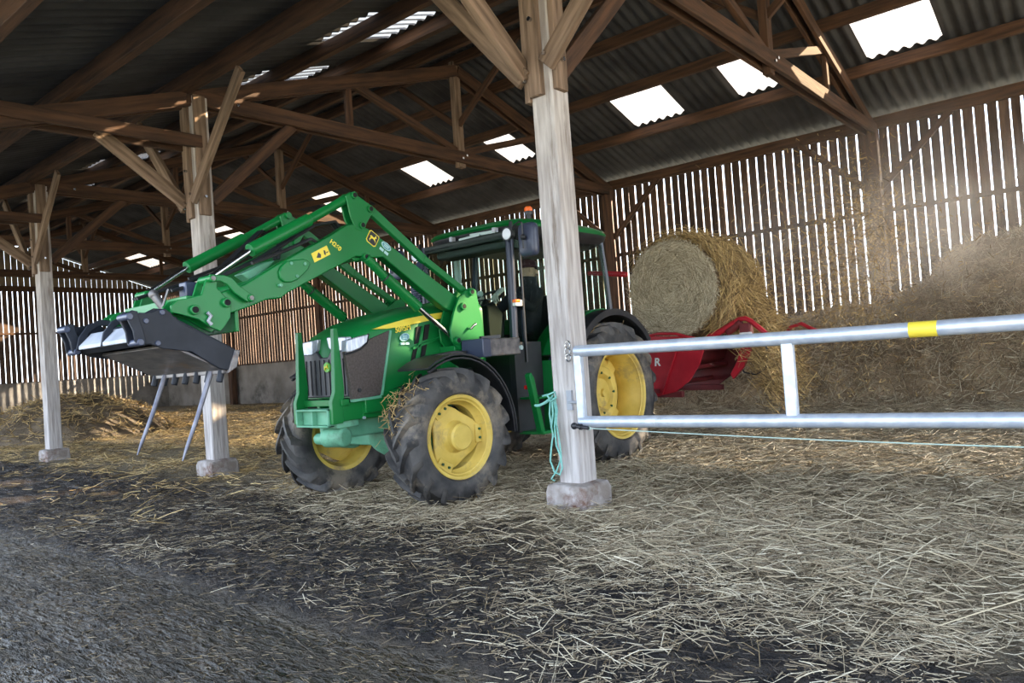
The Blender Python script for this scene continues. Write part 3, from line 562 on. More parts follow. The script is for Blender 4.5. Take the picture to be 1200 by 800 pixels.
for sg in (1, -1):
    s = MB(); s.tube([(XC+sg*.60, 5.74, 2.42), (XC+sg*.615, 5.715, 2.0), (XC+sg*.62, 5.68, 1.3), (XC+sg*.60, 5.70, .72)], .042, 10); C('front_pillar', s, 'cabblack', 0)
    s = MB(); s.tube([(XC+sg*.60, 6.55, 2.42), (XC+sg*.63, 6.52, 1.9), (XC+sg*.62, 6.42, 1.45)], .036, 8); C('middle_pillar', s, 'cabblack', 0)
    s = MB(); s.tube([(XC+sg*.58, 7.42, 2.42), (XC+sg*.60, 7.46, 2.0), (XC+sg*.60, 7.50, 1.52)], .034, 8); C('rear_pillar', s, 'cabblack', 0)
    s = MB(); s.prism([(5.74, 2.38), (6.5, 2.38), (6.47, 1.9), (6.38, 1.4), (6.12, .95), (5.98, .62), (5.76, .62), (5.71, 1.3)], XC+sg*.625-.004, XC+sg*.625+.004); dr = C('door', s, 'glass', 0)
    s = MB(); s.tube([(XC+sg*.63, 6.42, 1.42), (XC+sg*.63, 6.14, .95), (XC+sg*.63, 5.99, .61), (XC+sg*.63, 5.74, .61)], .020, 8); s.bar((XC+sg*.65, 5.80, 1.62), (XC+sg*.65, 5.80, 1.20), .02, .03); s.build('door_frame', M['cabblack'], dr)
    s = MB(); s.prism([(6.56, 2.38), (7.40, 2.38), (7.46, 1.60), (6.5, 1.60), (6.44, 1.5)], XC+sg*.612-.003, XC+sg*.612+.003); C('side_window', s, 'glass', 0)
    s = MB(); s.tube([(XC+sg*.66, 5.82, 2.2), (XC+sg*.675, 5.80, 1.9), (XC+sg*.675, 5.79, 1.1)], .011, 8); C('grab_rail', s, 'black', 0)
s = MB(); s.prism([(XC-.58, 2.38), (XC+.58, 2.38), (XC+.60, 1.3), (XC+.37, 1.1), (XC-.37, 1.1), (XC-.60, 1.3)], 5.70, 5.708, 'y'); C('windscreen', s, 'screenglass', 0)
s = MB(); s.prism([(XC-.56, 2.38), (XC+.56, 2.38), (XC+.58, 1.55), (XC-.58, 1.55)], 7.47, 7.478, 'y'); C('rear_window', s, 'glass', 0)
s = MB(); s.box(XC-.62, XC+.62, 5.72, 7.45, .58, .70); s.box(XC-.62, XC+.62, 7.0, 7.48, .70, 1.52); s.box(XC-.58, XC+.58, 5.66, 5.74, .68, 1.28); C('cab_floor', s, 'black', .02)
s = MB(); s.box(XC-.66, XC+.66, 5.70, 5.78, 2.34, 2.42); s.box(XC-.5, XC+.5, 5.80, 6.05, 2.27, 2.37); C('front_header', s, 'cab_in', .02)
s = MB(); s.prism([(5.72, 1.25), (5.72, 1.70), (5.86, 1.72), (6.0, 1.60), (5.95, 1.25)], XC-.30, XC+.26); C('dashboard', s, 'dark', .02)
s = MB(); s.bar((XC-.06, 5.90, 1.60), (XC+.16, 5.86, 1.58), .02, .1); C('papers', s, 'white', 0)
s = MB(); s.tube([Vector((XC, 6.0, 1.79)) + Vector((.19*math.cos(a), .19*math.sin(a)*.85, .19*math.sin(a)*.5)) for a in [2*PI*i/24 for i in range(25)]], .015, 8); s.cyl((XC, 5.86, 1.62), (XC, 6.0, 1.78), .03); s.bar((XC-.18, 6, 1.79), (XC+.18, 6, 1.79), .03, .015); sw = C('steering_wheel', s, 'black', 0)
s = MB(); s.ball((XC+.05, 5.86, 1.845), .035); s.build('wheel_spinner', M['pale'], sw)
s = MB(); s.prism([(6.42, 1.12), (6.42, 1.25), (6.86, 1.24), (6.96, 1.85), (7.07, 1.85), (7.0, 1.12)], XC-.25, XC+.25); C('driver_seat', s, 'black', .04)
s = MB(); s.box(XC-.64, XC-.58, 6.2, 6.26, 1.4, 2.35); C('exhaust_trim', s, 'pale', .01)
def lampunit(c, r=.058):
    s = MB(); c = Vector(c); s.lathe([(.07, .02), (.055, r*.8), (0, r*1.12), (-.012, r*1.12), (-.012, r*.95)], c, 'y', 24); l = C('work_light', s, 'black', 0)
    s = MB(); s.lathe([(-.008, r*.96), (-.016, r*.7), (-.018, .001)], c, 'y', 24); s.build('lens', M['lamp'], l)
    s = MB(); s.bar(c+Vector((0, .05, 0)), c+Vector((0, .07, .13)), .03, .02); s.build('lamp_bracket', M['black'], l)
lampunit((XC+.66, 5.64, 2.365)); lampunit((XC-.66, 5.64, 2.335))
s = MB(); s.bar(at(551, 276, Y=5.72), at(580, 271, Y=5.68), .012, .03); s.bar(at(538, 281, Y=5.70), at(562, 275, Y=5.68), .010, .02); wi = C('wiper', s, 'pale', 0)
s = MB()
for q in ((580, 269), (530, 280)): p = at(*q, Y=5.70); s.box(p.x-.02, p.x+.02, p.y-.03, p.y+.03, p.z-.03, p.z+.02)
s.build('wiper_motor', M['grey'], wi, bevel=.004)
# mirrors
def mirror(sg, c):
    c = Vector(c); s = MB(); rr = []
    for y, k in ((.045, .80), (.03, .97), (0, 1), (-.03, .95), (-.045, .80)):
        rr.append([c+Vector((.105*k*math.copysign(abs(math.cos(t))**.4, math.cos(t)), y, .165*k*math.copysign(abs(math.sin(t))**.4, math.sin(t)))) for t in [2*PI*i/28 for i in range(28)]])
    s.rings(rr); m = C('mirror', s, 'mirror', 0, 50)
    s = MB(); s.ball(c+Vector((-.01, -.07, .02)), .03); s.cyl(c+Vector((-.01, -.075, .16)), c+Vector((-.01, -.075, -.09)), .009, n=8); s.tube([c+Vector((-.01, -.075, .15)), c+Vector((-sg*.06, -.05, .18)), c+Vector((-sg*.22, .05, .17))], .010, 8); s.build('mirror_arm', M['black'], m)
mirror(1, at(619.5, 280.5, Y=5.62)); q = at(619.5, 280.5, Y=5.62); mirror(-1, (2*XC-q.x, q.y, q.z))
q = at(619.5, 252, X=XC+.50); s = MB(); s.cyl(q+Vector((0, 0, -.07)), q+Vector((0, 0, .02)), .026); s.lathe([(.0, .04), (.035, .045), (.04, .035)], q, 'z', 20); bc = C('beacon', s, 'black', 0)
s = MB(); s.lathe([(.04, .043), (.075, .043), (.09, .03), (.092, .001)], q, 'z', 20); s.build('beacon_lens', M['orange'], bc)
q = at(605, 355, X=XC+.67); s = MB(); s.box(q.x-.015, q.x+.03, q.y-.045, q.y+.06, q.z-.03, q.z+.03); ml = C('marker_light', s, 'white', .006)
s = MB(); s.box(q.x-.01, q.x+.035, q.y-.05, q.y+.025, q.z+.002, q.z+.034); s.build('amber_lens', M['orange'], ml, bevel=.005)
# box beside the bonnet, steps, exhaust
q0 = yz([(562, 398), (579, 396), (616, 394), (616, 416), (580, 418), (561, 414)], XC+.85)
s = MB(); s.box(XC+.60, XC+.86, 4.98, 5.48, 1.18, 1.34); bx = P('valve_box', s, 'bucketin', bevel=.012)
s = MB(); s.box(XC+.595, XC+.865, 4.95, 5.06, 1.175, 1.345); s.build('box_cover', M['mirror'], bx, bevel=.01)
s = MB(); p = at(611, 407, X=XC+.87); s.cyl(p-Vector((.02, 0, 0)), p+Vector((.006, 0, 0)), .022); s.build('box_cap', M['pale'], bx)
s = MB(); s.bar((XC+.7, 5.1, 1.355), (XC+.78, 5.28, 1.36), .05, .03); s.build('box_hose', M['black'], bx)
s = MB(); s.prism([(5.56, 1.0), (5.53, .98), (5.66, .40), (5.72, .40), (5.60, .95)], XC+.84, XC+.90); s.box(XC+.62, XC+.92, 5.66, 6.05, .40, .43); s.box(XC+.62, XC+.90, 5.66, 6.02, .74, .76); s.prism([(6.02, .40), (6.06, .40), (6.10, 1.1), (6.06, 1.1)], XC+.62, XC+.90); stp = P('cab_step', s, 'green', bevel=.004)
s = MB(); s.box(XC+.60, XC+.66, 5.62, 6.05, .42, 1.30); s.build('step_back', M['black'], stp)
s = MB(); p = at(621, 447, X=XC+.80); s.box(p.x-.01, p.x+.02, p.y-.03, p.y+.04, p.z-.015, p.z+.02); s.build('step_sticker', M['yel'], stp)
s = MB(); p = at(619, 453, X=XC+.80); s.box(p.x-.01, p.x+.02, p.y-.05, p.y+.05, p.z-.02, p.z+.015); s.build('step_reflector', M['redlens'], stp)
s = MB(); s.box(XC+.50, XC+.75, 6.1, 6.5, .45, 1.0); P('fuel_tank', s, 'green', bevel=.05)
s = MB(); e0 = at(488, 347, X=XC-.50); pts = [Vector((e0.x, e0.y, 1.45)), Vector((e0.x, e0.y, 2.02)), Vector((e0.x, e0.y+.02, 2.10)), Vector((e0.x, e0.y+.10, 2.22))]
s.tube(pts, [.055, .055, .052, .050], 16)
for z in np.arange(1.5, 2.0, .022): s.lathe([(-.006, .055), (0, .061), (.006, .055)], (e0.x, e0.y, float(z)), 'z', 16)
P('exhaust_pipe', s, 'mirror', bevel=0)
s = MB(); s.bar((XC-.25, 7.5, .75), (XC-.3, 8.35, .62), .05, .05); s.bar((XC+.25, 7.5, .75), (XC+.3, 8.35, .62), .05, .05); s.bar((XC, 7.5, 1.25), (XC, 8.5, 1.15), .05, .05); P('rear_linkage', s, 'dgreen')

# ------------------------------------------------------------------ front loader
LB = .47
LD = part_empty('front_loader', T, (XC, 4.0, 1.5))
def A(name, s, m='green', par=None, bevel=.005, smooth=40): return s.build(name, M[m], par or LD, bevel=bevel, smooth=smooth)
XL = XC+LB+.045        # outer face of the near boom
BOOM = yz([(249, 357), (258, 343), (287, 333), (326.6, 309), (384, 277.5), (407, 263), (417, 262), (432, 268), (444, 277), (536, 348), (542, 354), (540, 361), (528, 364), (520, 360), (449, 301), (434, 302), (418, 300), (401, 309), (337, 343), (330, 349), (312, 351), (296, 358), (270, 367)], XL)
KNEE = yz([(405, 229), (410, 225), (416, 227), (434, 240), (438, 247), (434, 254), (427, 267), (424, 271), (416, 268), (414, 262), (411, 255)], XL)
MAST = yz([(549, 338), (554, 337), (558, 340), (561, 356), (565, 375), (566, 398), (562, 400), (562, 415), (550, 413), (538, 409), (530, 400), (528, 386), (532, 366), (538, 348)], XC+.58)
CARR = yz([(200, 358), (208, 351), (222, 349), (236, 345), (240, 331), (244, 324), (250, 322), (255, 327), (254, 337), (262, 346), (271, 352), (270, 372), (263, 383), (258, 388), (246, 383), (232, 374), (214, 369), (201, 366)], XL+.02)
LINK = yz([(246, 321), (251, 321.5), (262, 322), (272, 325), (280, 334), (294, 344), (298, 349), (295, 354), (289, 353), (275, 343), (266, 333), (258, 329), (248, 330)], XL+.05)
for sg in (1, -1):
    def mir(a, b): return sorted((XC+sg*(a-XC), XC+sg*(b-XC)))
    def mp(q): return Vector((XC+sg*(q.x-XC), q.y, q.z))
    s = MB(); s.prism(BOOM, *mir(XL-.09, XL)); bm = A('boom_arm', s, bevel=.008)
    s = MB(); s.prism(KNEE, *mir(XL-.012, XL+.004)); s.prism(KNEE, *mir(XL-.094, XL-.078)); A('knee_plate', s, par=bm)
    for q in ((414, 229), (433, 245), (423.5, 264), (428, 301)):
        p = at(*q, X=XL); s = MB(); s.cyl(mp(p+Vector((-.12, 0, 0))), mp(p+Vector((.022, 0, 0))), .030, n=16); A('boom_boss', s, par=bm, bevel=.003)
        p += Vector((.022, 0, 0)); s = MB(); s.cyl(mp(p), mp(p+Vector((.004, 0, 0))), .019, n=12); A('boom_pin', s, 'dark', bm, 0)
    s = MB(); p0, p1, p2 = (at(*q, X=XL-.045) for q in ((412, 229.5), (362, 257.5), (293, 293.5))); s.cyl(mp(p0), mp(p1), .036); s.cyl(mp(p1), mp(p2), .050, n=20); tl_ = A('tilt_cylinder', s, par=bm, bevel=.004)
    s = MB(); s.cyl(mp(p2), mp(at(247, 325, X=XL-.045)), .021); A('tilt_rod', s, 'steel', tl_, 0)
    s = MB(); p = at(290, 296, X=XL-.045); s.tube([mp(p+Vector((0, .03, -.075))), mp(p+Vector((0, .3, .03))), mp(p+Vector((0, .55, .14))), mp(p+Vector((0, .75, .05)))], .014, 8); A('tilt_hose', s, 'black', tl_, 0)
    s = MB(); c0, c1, c2, c3 = (at(*q, X=XL+.01) for q in ((429, 302), (451, 324), (490, 360), (535, 400))); s.cyl(mp(c0), mp(c1), .040); s.cyl(mp(c1), mp(c2), .048, n=20); lf = A('lift_cylinder', s, par=bm, bevel=.004)
    s = MB(); s.cyl(mp(c2), mp(c3), .022); A('lift_rod', s, 'steel', lf, 0)
    s = MB(); s.lathe([(-.006, .049), (0, .052), (.006, .049)], (0, 0, 0), 'z', 20); d = (c2-c0).normalized(); qq = d.to_track_quat('Z', 'Y'); s.v = [tuple(mp(c1+qq @ Vector(v))) for v in s.v]; A('cylinder_band', s, 'black', lf, 0)
    s = MB(); s.bar(mp(at(434, 247, X=XL-.02)), mp(at(497, 305, X=XL-.02)), .045, .075); s.bar(mp(at(495, 303, X=XL-.02)), mp(at(544, 342, X=XL-.02)), .05, .06); A('levelling_rod', s, par=bm)
    s = MB(); s.prism(MAST, *mir(XC+.555, XC+.58)); s.prism(MAST, *mir(XC+.42, XC+.44)); s.box(*mir(XC+.44, XC+.556), 5.08, 5.20, 1.22, 1.60); s.box(*mir(XC+.30, XC+.56), 4.9, 5.2, .80, 1.30); ms = A('mast', s)
    for q in ((551, 342), (541.5, 359), (535, 399)):
        p = at(*q, X=XC+.58); s = MB(); s.cyl(mp(p-Vector((.03, 0, 0))), mp(p+Vector((.03, 0, 0))), .036); A('mast_boss', s, par=ms)
        p += Vector((.03, 0, 0)); s = MB(); s.cyl(mp(p), mp(p+Vector((.004, 0, 0))), .021); A('mast_pin', s, 'dark', ms, 0)
    s = MB(); p = at(550, 382, X=XC+.60); s.tube([mp(p+Vector((-.03, 0, -.02))), mp(p+Vector((.02, 0, -.025))), mp(p+Vector((.02, .03, .0))), mp(p+Vector((.03, .06, .02)))], .012, 8); A('lock_handle', s, 'steel', ms, 0)
    s = MB(); s.prism(CARR, *mir(XL+.004, XL+.024)); s.prism(CARR, *mir(XL-.115, XL-.095)); cr = A('carrier_plate', s)
    for q in ((227.5, 363), (265, 354.5)):
        p = at(*q, X=XL+.03); s = MB(); s.cyl(mp(p-Vector((.14, 0, 0))), mp(p+Vector((.02, 0, 0))), .034); A('carrier_boss', s, par=cr)
        p += Vector((.02, 0, 0)); s = MB(); s.cyl(mp(p), mp(p+Vector((.004, 0, 0))), .022); A('carrier_pin', s, 'dark', cr, 0)
    s = MB(); s.tube([mp(at(q[0], q[1], X=XL+.04)) for q in ((243, 366), (247, 370), (244, 376), (248, 380))], .013, 8); A('latch_lever', s, 'grey', cr, 0)
    s = MB(); s.prism(LINK, *mir(XL+.03, XL+.05)); lk = A('link', s, par=cr)
    for q in ((249, 326), (294, 349)):
        p = at(*q, X=XL+.05); s = MB(); s.cyl(mp(p-Vector((.16, 0, 0))), mp(p+Vector((.012, 0, 0))), .026); A('link_boss', s, 'green', lk)
        p += Vector((.012, 0, 0)); s = MB(); s.cyl(mp(p), mp(p+Vector((.004, 0, 0))), .016); A('link_pin', s, 'bucketin', lk, 0)
    if sg > 0:
        s = MB(); cvr = []
        for q in ((325.5, 319), (328, 312), (334, 306.5), (344, 304.5), (354, 303.5), (359.5, 305), (362, 309), (360.5, 315), (354, 322), (347, 328), (340, 331), (332, 331), (327, 326.5)): p = at(*q, X=XL); cvr.append((p.y, p.z))
        s.prism(cvr, XL-.005, XL+.02); cv = A('cover_plate', s, par=bm, bevel=.008)
        for q in ((341, 308.5), (357, 309), (348, 323.5), (329, 334)): p = at(*q, X=XL+.02); s = MB(); s.cyl(p-Vector((.02, 0, 0)), p+Vector((.008, 0, 0)), .013, n=10); A('cover_bolt', s, 'green2', cv, 0)
        s = MB(); s.prism(yz([(364.5, 297), (382.5, 287.5), (387, 298), (368.5, 307.5)], XL), XL, XL+.003); wd_ = A('warning_decal', s, 'yel', bm, 0)
        s = MB()
        for pts in ([(371, 302), (373, 295.5), (376, 298), (376, 302)], [(379, 293), (381, 293.5), (382, 299), (380, 298)], [(379, 297), (385, 294), (384, 296)]): s.prism(yz(pts, XL+.003), XL+.003, XL+.0045)
        A('warning_symbol', s, 'black', wd_, 0)
        text('H260', 'model_number', M['yel'], bm, at(393.2, 287.4, X=XL+.001), at(401, 294.5, X=XL)-at(385, 280.5, X=XL), at(396, 283, X=XL)-at(390.5, 291, X=XL), .052, .002, 0, .0012)
        p = at(436.5, 279.5, X=XL); ux = (at(444, 286, X=XL)-at(430, 274, X=XL)).normalized(); uy = Vector((0, -ux.z, ux.y))
        def emb(pts, k, h0, h1):
            s = MB(); s.prism([(p.y+(ux.y*a+uy.y*b)*k, p.z+(ux.z*a+uy.z*b)*k) for a, b in pts], XL+h0, XL+h1); return s
        SH = [(-1, .8), (-.8, 1), (.8, 1), (1, .8), (1, -.75), (.7, -1), (-.7, -1), (-1, -.75)]
        em = A('emblem', emb(SH, .056, 0, .003), 'yel', bm, 0); A('emblem_field', emb(SH, .049, .003, .0045), 'black', em, 0); A('deer_emblem', emb(DEER, .040, .0045, .006), 'yel', em, 0)
        p = at(452.5, 288.5, X=XL); OV = [(math.cos(a)*1.0, math.sin(a)*.52) for a in [2*PI*i/24 for i in range(24)]]
        st = A('dealer_sticker', emb(OV, .056, 0, .003), 'paleblue', bm, 0); A('sticker_field', emb(OV, .045, .003, .0045), 'blue', st, 0)
        s = emb([(-.55, .02), (.55, .02), (.55, .22), (-.55, .22)], .056, .0045, .006); s2 = emb([(-.45, -.24), (.45, -.24), (.45, -.06), (-.45, -.06)], .056, .0045, .006); s.add(s2.v, s2.f)
        for a in (-.5, .5):
            s2 = emb([(a-.42, -1.15), (a+.38, -1.15), (a+.38, -.72), (a-.42, -.72)], .056, 0, .003); s.add(s2.v, s2.f)
        A('sticker_print', s, 'paleblue', st, 0)
s = MB(); p = at(420, 288, X=XL); q = at(285, 350, X=XL); s.cyl((XC-LB, p.y, p.z-.06), (XC+LB, p.y, p.z-.06), .06); A('cross_tube', s); s = MB(); s.cyl((XC-LB, 3.02, 1.80), (XC+LB, 3.02, 1.80), .065); A('cross_tube', s)
q = at(227.5, 363, X=XL); s = MB(); s.cyl((XC-LB, q.y-.02, q.z), (XC+LB, q.y-.02, q.z), .035); s.box(XC-.46, XC+.46, q.y-.12, q.y-.02, q.z-.02, q.z+.01); s.box(XC-.5, XC+.5, q.y+.30, q.y+.33, q.z-.15, q.z+.02); s.box(XC-.48, XC+.48, q.y-.03, q.y+.02, q.z-.02, q.z+.10); A('tool_carrier', s)
s = MB(); p = at(222, 341, X=XC+.30); s.box(p.x-.05, p.x+.05, p.y-.05, p.y+.03, p.z-.06, p.z+.06); s.box(p.x-.02, p.x+.09, p.y+.02, p.y+.10, p.z-.06, p.z+.04); vb = A('coupler_block', s, 'mirror', bevel=.008)
s = MB(); p = at(180, 345, X=XC+.1); s.ball(p, .035); s.cyl(p, p+Vector((.05, .05, -.11)), .03); s.bar(p+Vector((.12, .0, -.10)), p+Vector((.16, .03, .02)), .012, .012); A('accumulator', s, 'bucketin', vb, 0)
s = MB(); p = at(300, 312, X=XC+.30)
s.prism(yz([(278, 322), (290, 316), (306, 308), (318, 306), (306, 318), (290, 330)], XC+.30), XC+.24, XC+.36); A('hose_guard', s, 'green2', bevel=.01)
s = MB()
for k in range(3):
    o = k*.035; s.tube([(XC+.30-o, 2.45, 1.78), (XC+.33-o, 2.75, 1.86), (XC+.36-o, 3.1, 2.02), (XC+.40-o, 3.6, 2.32), (XC+.41-o, 3.78, 2.36), (XC+.40-o, 3.9, 2.25)], .012, 8)
    s.tube([(XC-.30+o, 2.45, 1.78), (XC-.32+o, 3.1, 2.0), (XC-.36+o, 3.55, 2.38), (XC-.38+o, 3.75, 2.30), (XC-.38+o, 3.7, 2.15)], .012, 8)
A('hydraulic_hose', s, 'black', bevel=0)

# ------------------------------------------------------------------ bucket with tines
XN = -4.80; XF = -5.90
B = thing('manure_bucket', (XC, 2.4, 1.2), 'dark blue-black tipped bucket with two long tines, hung on the raised loader arms', 'bucket')
def K(name, s, m='bucket', par=None, bevel=.004): return s.build(name, M[m], par or B, bevel=bevel)
SP = yz([(157, 376), (163, 366), (171, 366.5), (180, 365), (187, 362), (194, 361.5), (200, 366), (209, 376), (281, 412), (272, 434), (264, 433), (256, 431), (225, 412), (190, 408), (176, 403), (167, 404), (162, 398)], XN)
s = MB(); s.prism(SP, XN-.018, XN); K('side_plate', s)
s = MB(); s.prism(SP, XF, XF+.018); K('side_plate', s)
ear = yz([(147, 368), (153, 363.5), (160, 365), (161, 372), (166, 385), (170, 400), (168, 405), (162, 405), (157, 400), (155, 388), (149, 376)], XN)
for x0, x1 in ((XN+.0, XN+.02), (XN-.11, XN-.09), (XF-.02, XF), (XF+.09, XF+.11)):
    s = MB(); s.prism(ear, x0, x1); K('hook_ear', s)
def EY(q): p = at(*q, X=XN); return (p.y, p.z)
for q in ((150, 371), (163, 401)):
    y, z = EY(q)
    for a, b in ((XN-.12, XN+.03), (XF-.03, XF+.12)): s = MB(); s.cyl((a, y, z), (b, y, z), .022); K('ear_pin', s, 'mirror')
for q in ((171, 376), (185, 402), (190, 366)):
    y, z = EY(q); s = MB(); s.cyl((XN-.01, y, z), (XN+.010, y, z), .018); K('plate_pin', s, 'mirror')
# back plate (now on top), floor plate (now hanging), lip with sockets
y0, z0 = EY((176, 402)); y1, z1 = EY((205, 370)); y2, z2 = EY((266, 434)); y3, z3 = EY((279, 410))
s = MB(); s.prism([(y0-.02, z0+.02), (y1, z1), (y1+.03, z1-.01), (y0+.02, z0-.01)], XF+.018, XN-.018); s.prism([(y1-.01, z1), (y3-.01, z3+.01), (y3-.03, z3-.01), (y1-.01, z1-.03)], XF+.018, XN-.018); K('back_plate', s)
s = MB(); s.prism([(y3-.012, z3+.012), (y3, z3), (y2+.01, z2), (y2-.012, z2)], XF+.018, XN-.018); K('floor_plate', s, 'bucketin')
ya, za = EY((225, 411)); s = MB(); s.prism([(ya-.14, za+.035), (ya-.13, za+.055), (y2, z2+.012), (y2, z2-.005)], XF+.018, XN-.018); K('wear_plate', s, 'bucketin')
s = MB(); s.box(XF+.04, XN-.02, y2-.02, y2+.012, z2-.02, z2+.03); s.prism([(y2, z2-.02), (y2+.07, z2+.02), (y3+.01, z3), (y3-.03, z3)], XN-.02, XN+.012); K('cutting_edge', s, 'bucketin')
for i in range(7):
    x = XN-.06-i*.163; s = MB(); s.cyl((x, y2-.004, z2+.01), (x, y2-.03, z2-.075), .024, .022, 12); K('tine_socket', s)
for px0, px1 in (((194.5, 440), (161, 533)), ((248.5, 437), (214, 540))):
    x = at(*px0, Y=y2-.01).x; p0 = Vector((x, y2-.015, z2)); p1 = at(*px1, X=x)
    s = MB(); m_ = (p0+p1)/2+Vector((0, .006, 0)); s.tube([p0, p0.lerp(p1, .10), m_, p0.lerp(p1, .85), p1], [.020, .018, .016, .012, .005], 12); K('tine', s, 'tine', bevel=0)
yb0, zb0 = EY((168, 394)); s = MB()
bars = xz([(106, 396), (112, 387), (150, 382), (156, 390)], 2.12)
s.prism([(2.10, 1.43), (2.10, 1.455), (2.19, 1.545), (2.21, 1.535), (2.13, 1.43)], XF+.15, XN-.12); K('cross_bar', s, 'grey')
for x in (XF+.13, XN-.12, XC+.0):
    s = MB(); s.prism([(2.09, 1.43), (2.11, 1.52), (2.17, 1.60), (2.26, 1.645), (2.34, 1.64), (2.34, 1.60), (2.25, 1.60), (2.18, 1.55), (2.14, 1.43)], x-.01, x+.01); K('hanger_plate', s)

# ------------------------------------------------------------------ driver in the cab
def skin(name, joints, edges, m, parent=None, levels=2):
    ks = list(joints); me = bpy.data.meshes.new(name)
    me.from_pydata([joints[k][0] for k in ks], [(ks.index(a), ks.index(b)) for a, b in edges], [])
    o = bpy.data.objects.new(name, me); COL.objects.link(o); md = o.modifiers.new('skin', 'SKIN'); md.use_smooth_shade = True
    for i, k in enumerate(ks):
        r = joints[k][1]; sv = me.skin_vertices[0].data[i]; sv.radius = r if isinstance(r, tuple) else (r, r); sv.use_root = i == 0
    sb = o.modifiers.new('sub', 'SUBSURF'); sb.levels = levels; sb.render_levels = levels
    dg = bpy.context.evaluated_depsgraph_get(); m2 = bpy.data.meshes.new_from_object(o.evaluated_get(dg)); o.modifiers.clear(); o.data = m2
    m2.materials.clear()
    for mm in (m if isinstance(m, list) else [m]): m2.materials.append(mm)
    for p in m2.polygons: p.use_smooth = True
    if parent: o.parent = parent
    return o
HD = at(619, 317, X=-5.30); hx, hy, hz = HD                      # head centre
LH = at(584, 344, X=XC+.20)                                       # gloved hand on the wheel
J = dict(pelvis=((XC, 6.64, 1.34), .15), waist=((XC, 6.68, 1.50), .135), chest=((XC+.0, 6.68, 1.74), (.19, .14)), neckb=((XC+.02, 6.68, 1.93), .085), neck=((hx, hy-.0, hz-.13), .055), head=((hx, hy, hz-.01), (.078, .09)), crown=((hx, hy, hz+.07), (.075, .085)),
 lsh=((XC+.20, 6.66, 1.86), .075), lel=((XC+.29, 6.42, 1.66), .055), lwr=((LH.x+.01, LH.y+.12, LH.z+.05), .038), rsh=((XC-.20, 6.68, 1.86), .075), rel=((XC-.30, 6.46, 1.64), .055), rwr=((XC-.17, 6.12, 1.80), .038),
 lhip=((XC+.11, 6.58, 1.33), .09), lkn=((XC+.17, 6.18, 1.36), .07), lan=((XC+.17, 6.10, .86), .048), lto=((XC+.18, 5.92, .80), .042), rhip=((XC-.11, 6.58, 1.33), .09), rkn=((XC-.17, 6.18, 1.36), .07), ran=((XC-.17, 6.10, .86), .048), rto=((XC-.18, 5.92, .80), .042))
E_ = [('pelvis', 'waist'), ('waist', 'chest'), ('chest', 'neckb'), ('neckb', 'neck'), ('neck', 'head'), ('head', 'crown'), ('chest', 'lsh'), ('lsh', 'lel'), ('lel', 'lwr'), ('chest', 'rsh'), ('rsh', 'rel'), ('rel', 'rwr'), ('pelvis', 'lhip'), ('lhip', 'lkn'), ('lkn', 'lan'), ('lan', 'lto'), ('pelvis', 'rhip'), ('rhip', 'rkn'), ('rkn', 'ran'), ('ran', 'rto')]
man = skin('person', J, E_, [M['cloth'], M['skin']]); ORG[man.name] = Vector()
for p in man.data.polygons: p.material_index = 1 if p.center.z > hz-.075 else 0
tag(man, 'person in dark jacket and maroon hat seated in the tractor cab, looking back', 'person')
fd = Vector((.60, .80, -.05)).normalized(); sdv = Vector((-fd.y, fd.x, 0)).normalized(); upv = Vector((0, 0, 1))
def hp(f, r, u): return HD + fd*f + sdv*r + upv*u
s = MB(); s.rings([[hp(.085+a, b*.012, c) for b, c in ((-1, k), (0, k-.006), (1, k))] + [hp(.075, .012, k), hp(.075, -.012, k)] for a, k in ((.0, .03), (.02, .0), (.032, -.022), (.005, -.032))]); s.build('nose', M['skin'], man, smooth=80)
s = MB()
for e_ in (-1, 1): s.ball(hp(.082, e_*.03, .022), (.012, .012, .008), 8, 6)
s.build('eyes', M['dark'], man)
s = MB(); s.ball(hp(.084, 0, -.052), (.016, .016, .006), 10, 6); s.build('mouth', mat('lips', (.34, .13, .11), rough=.5), man)
for e_ in (-1, 1): s = MB(); s.ball(hp(-.005, e_*.088, .0), (.018, .018, .03), 10, 6); s.build('ear', M['skin'], man)
s = MB()
for a, b in ((.030, .104), (.060, .108), (.095, .098), (.120, .07), (.132, .02)): pass
s.rings([[hp(b*math.cos(t), b*.92*math.sin(t), a) for t in [2*PI*i/24 for i in range(24)]] for a, b in ((.028, .098), (.034, .108), (.058, .109), (.064, .101), (.095, .095), (.120, .070), (.134, .022))]); s.build('knit_hat', M['hat'], man)
s = MB(); s.rings([[Vector((hx, hy, hz+a)) + Vector((b*math.cos(t), b*math.sin(t), 0)) for t in [2*PI*i/20 for i in range(20)]] for a, b in ((-.205, .12), (-.15, .095), (-.085, .088), (-.085, .07))]); s.build('collar', M['cloth'], man)
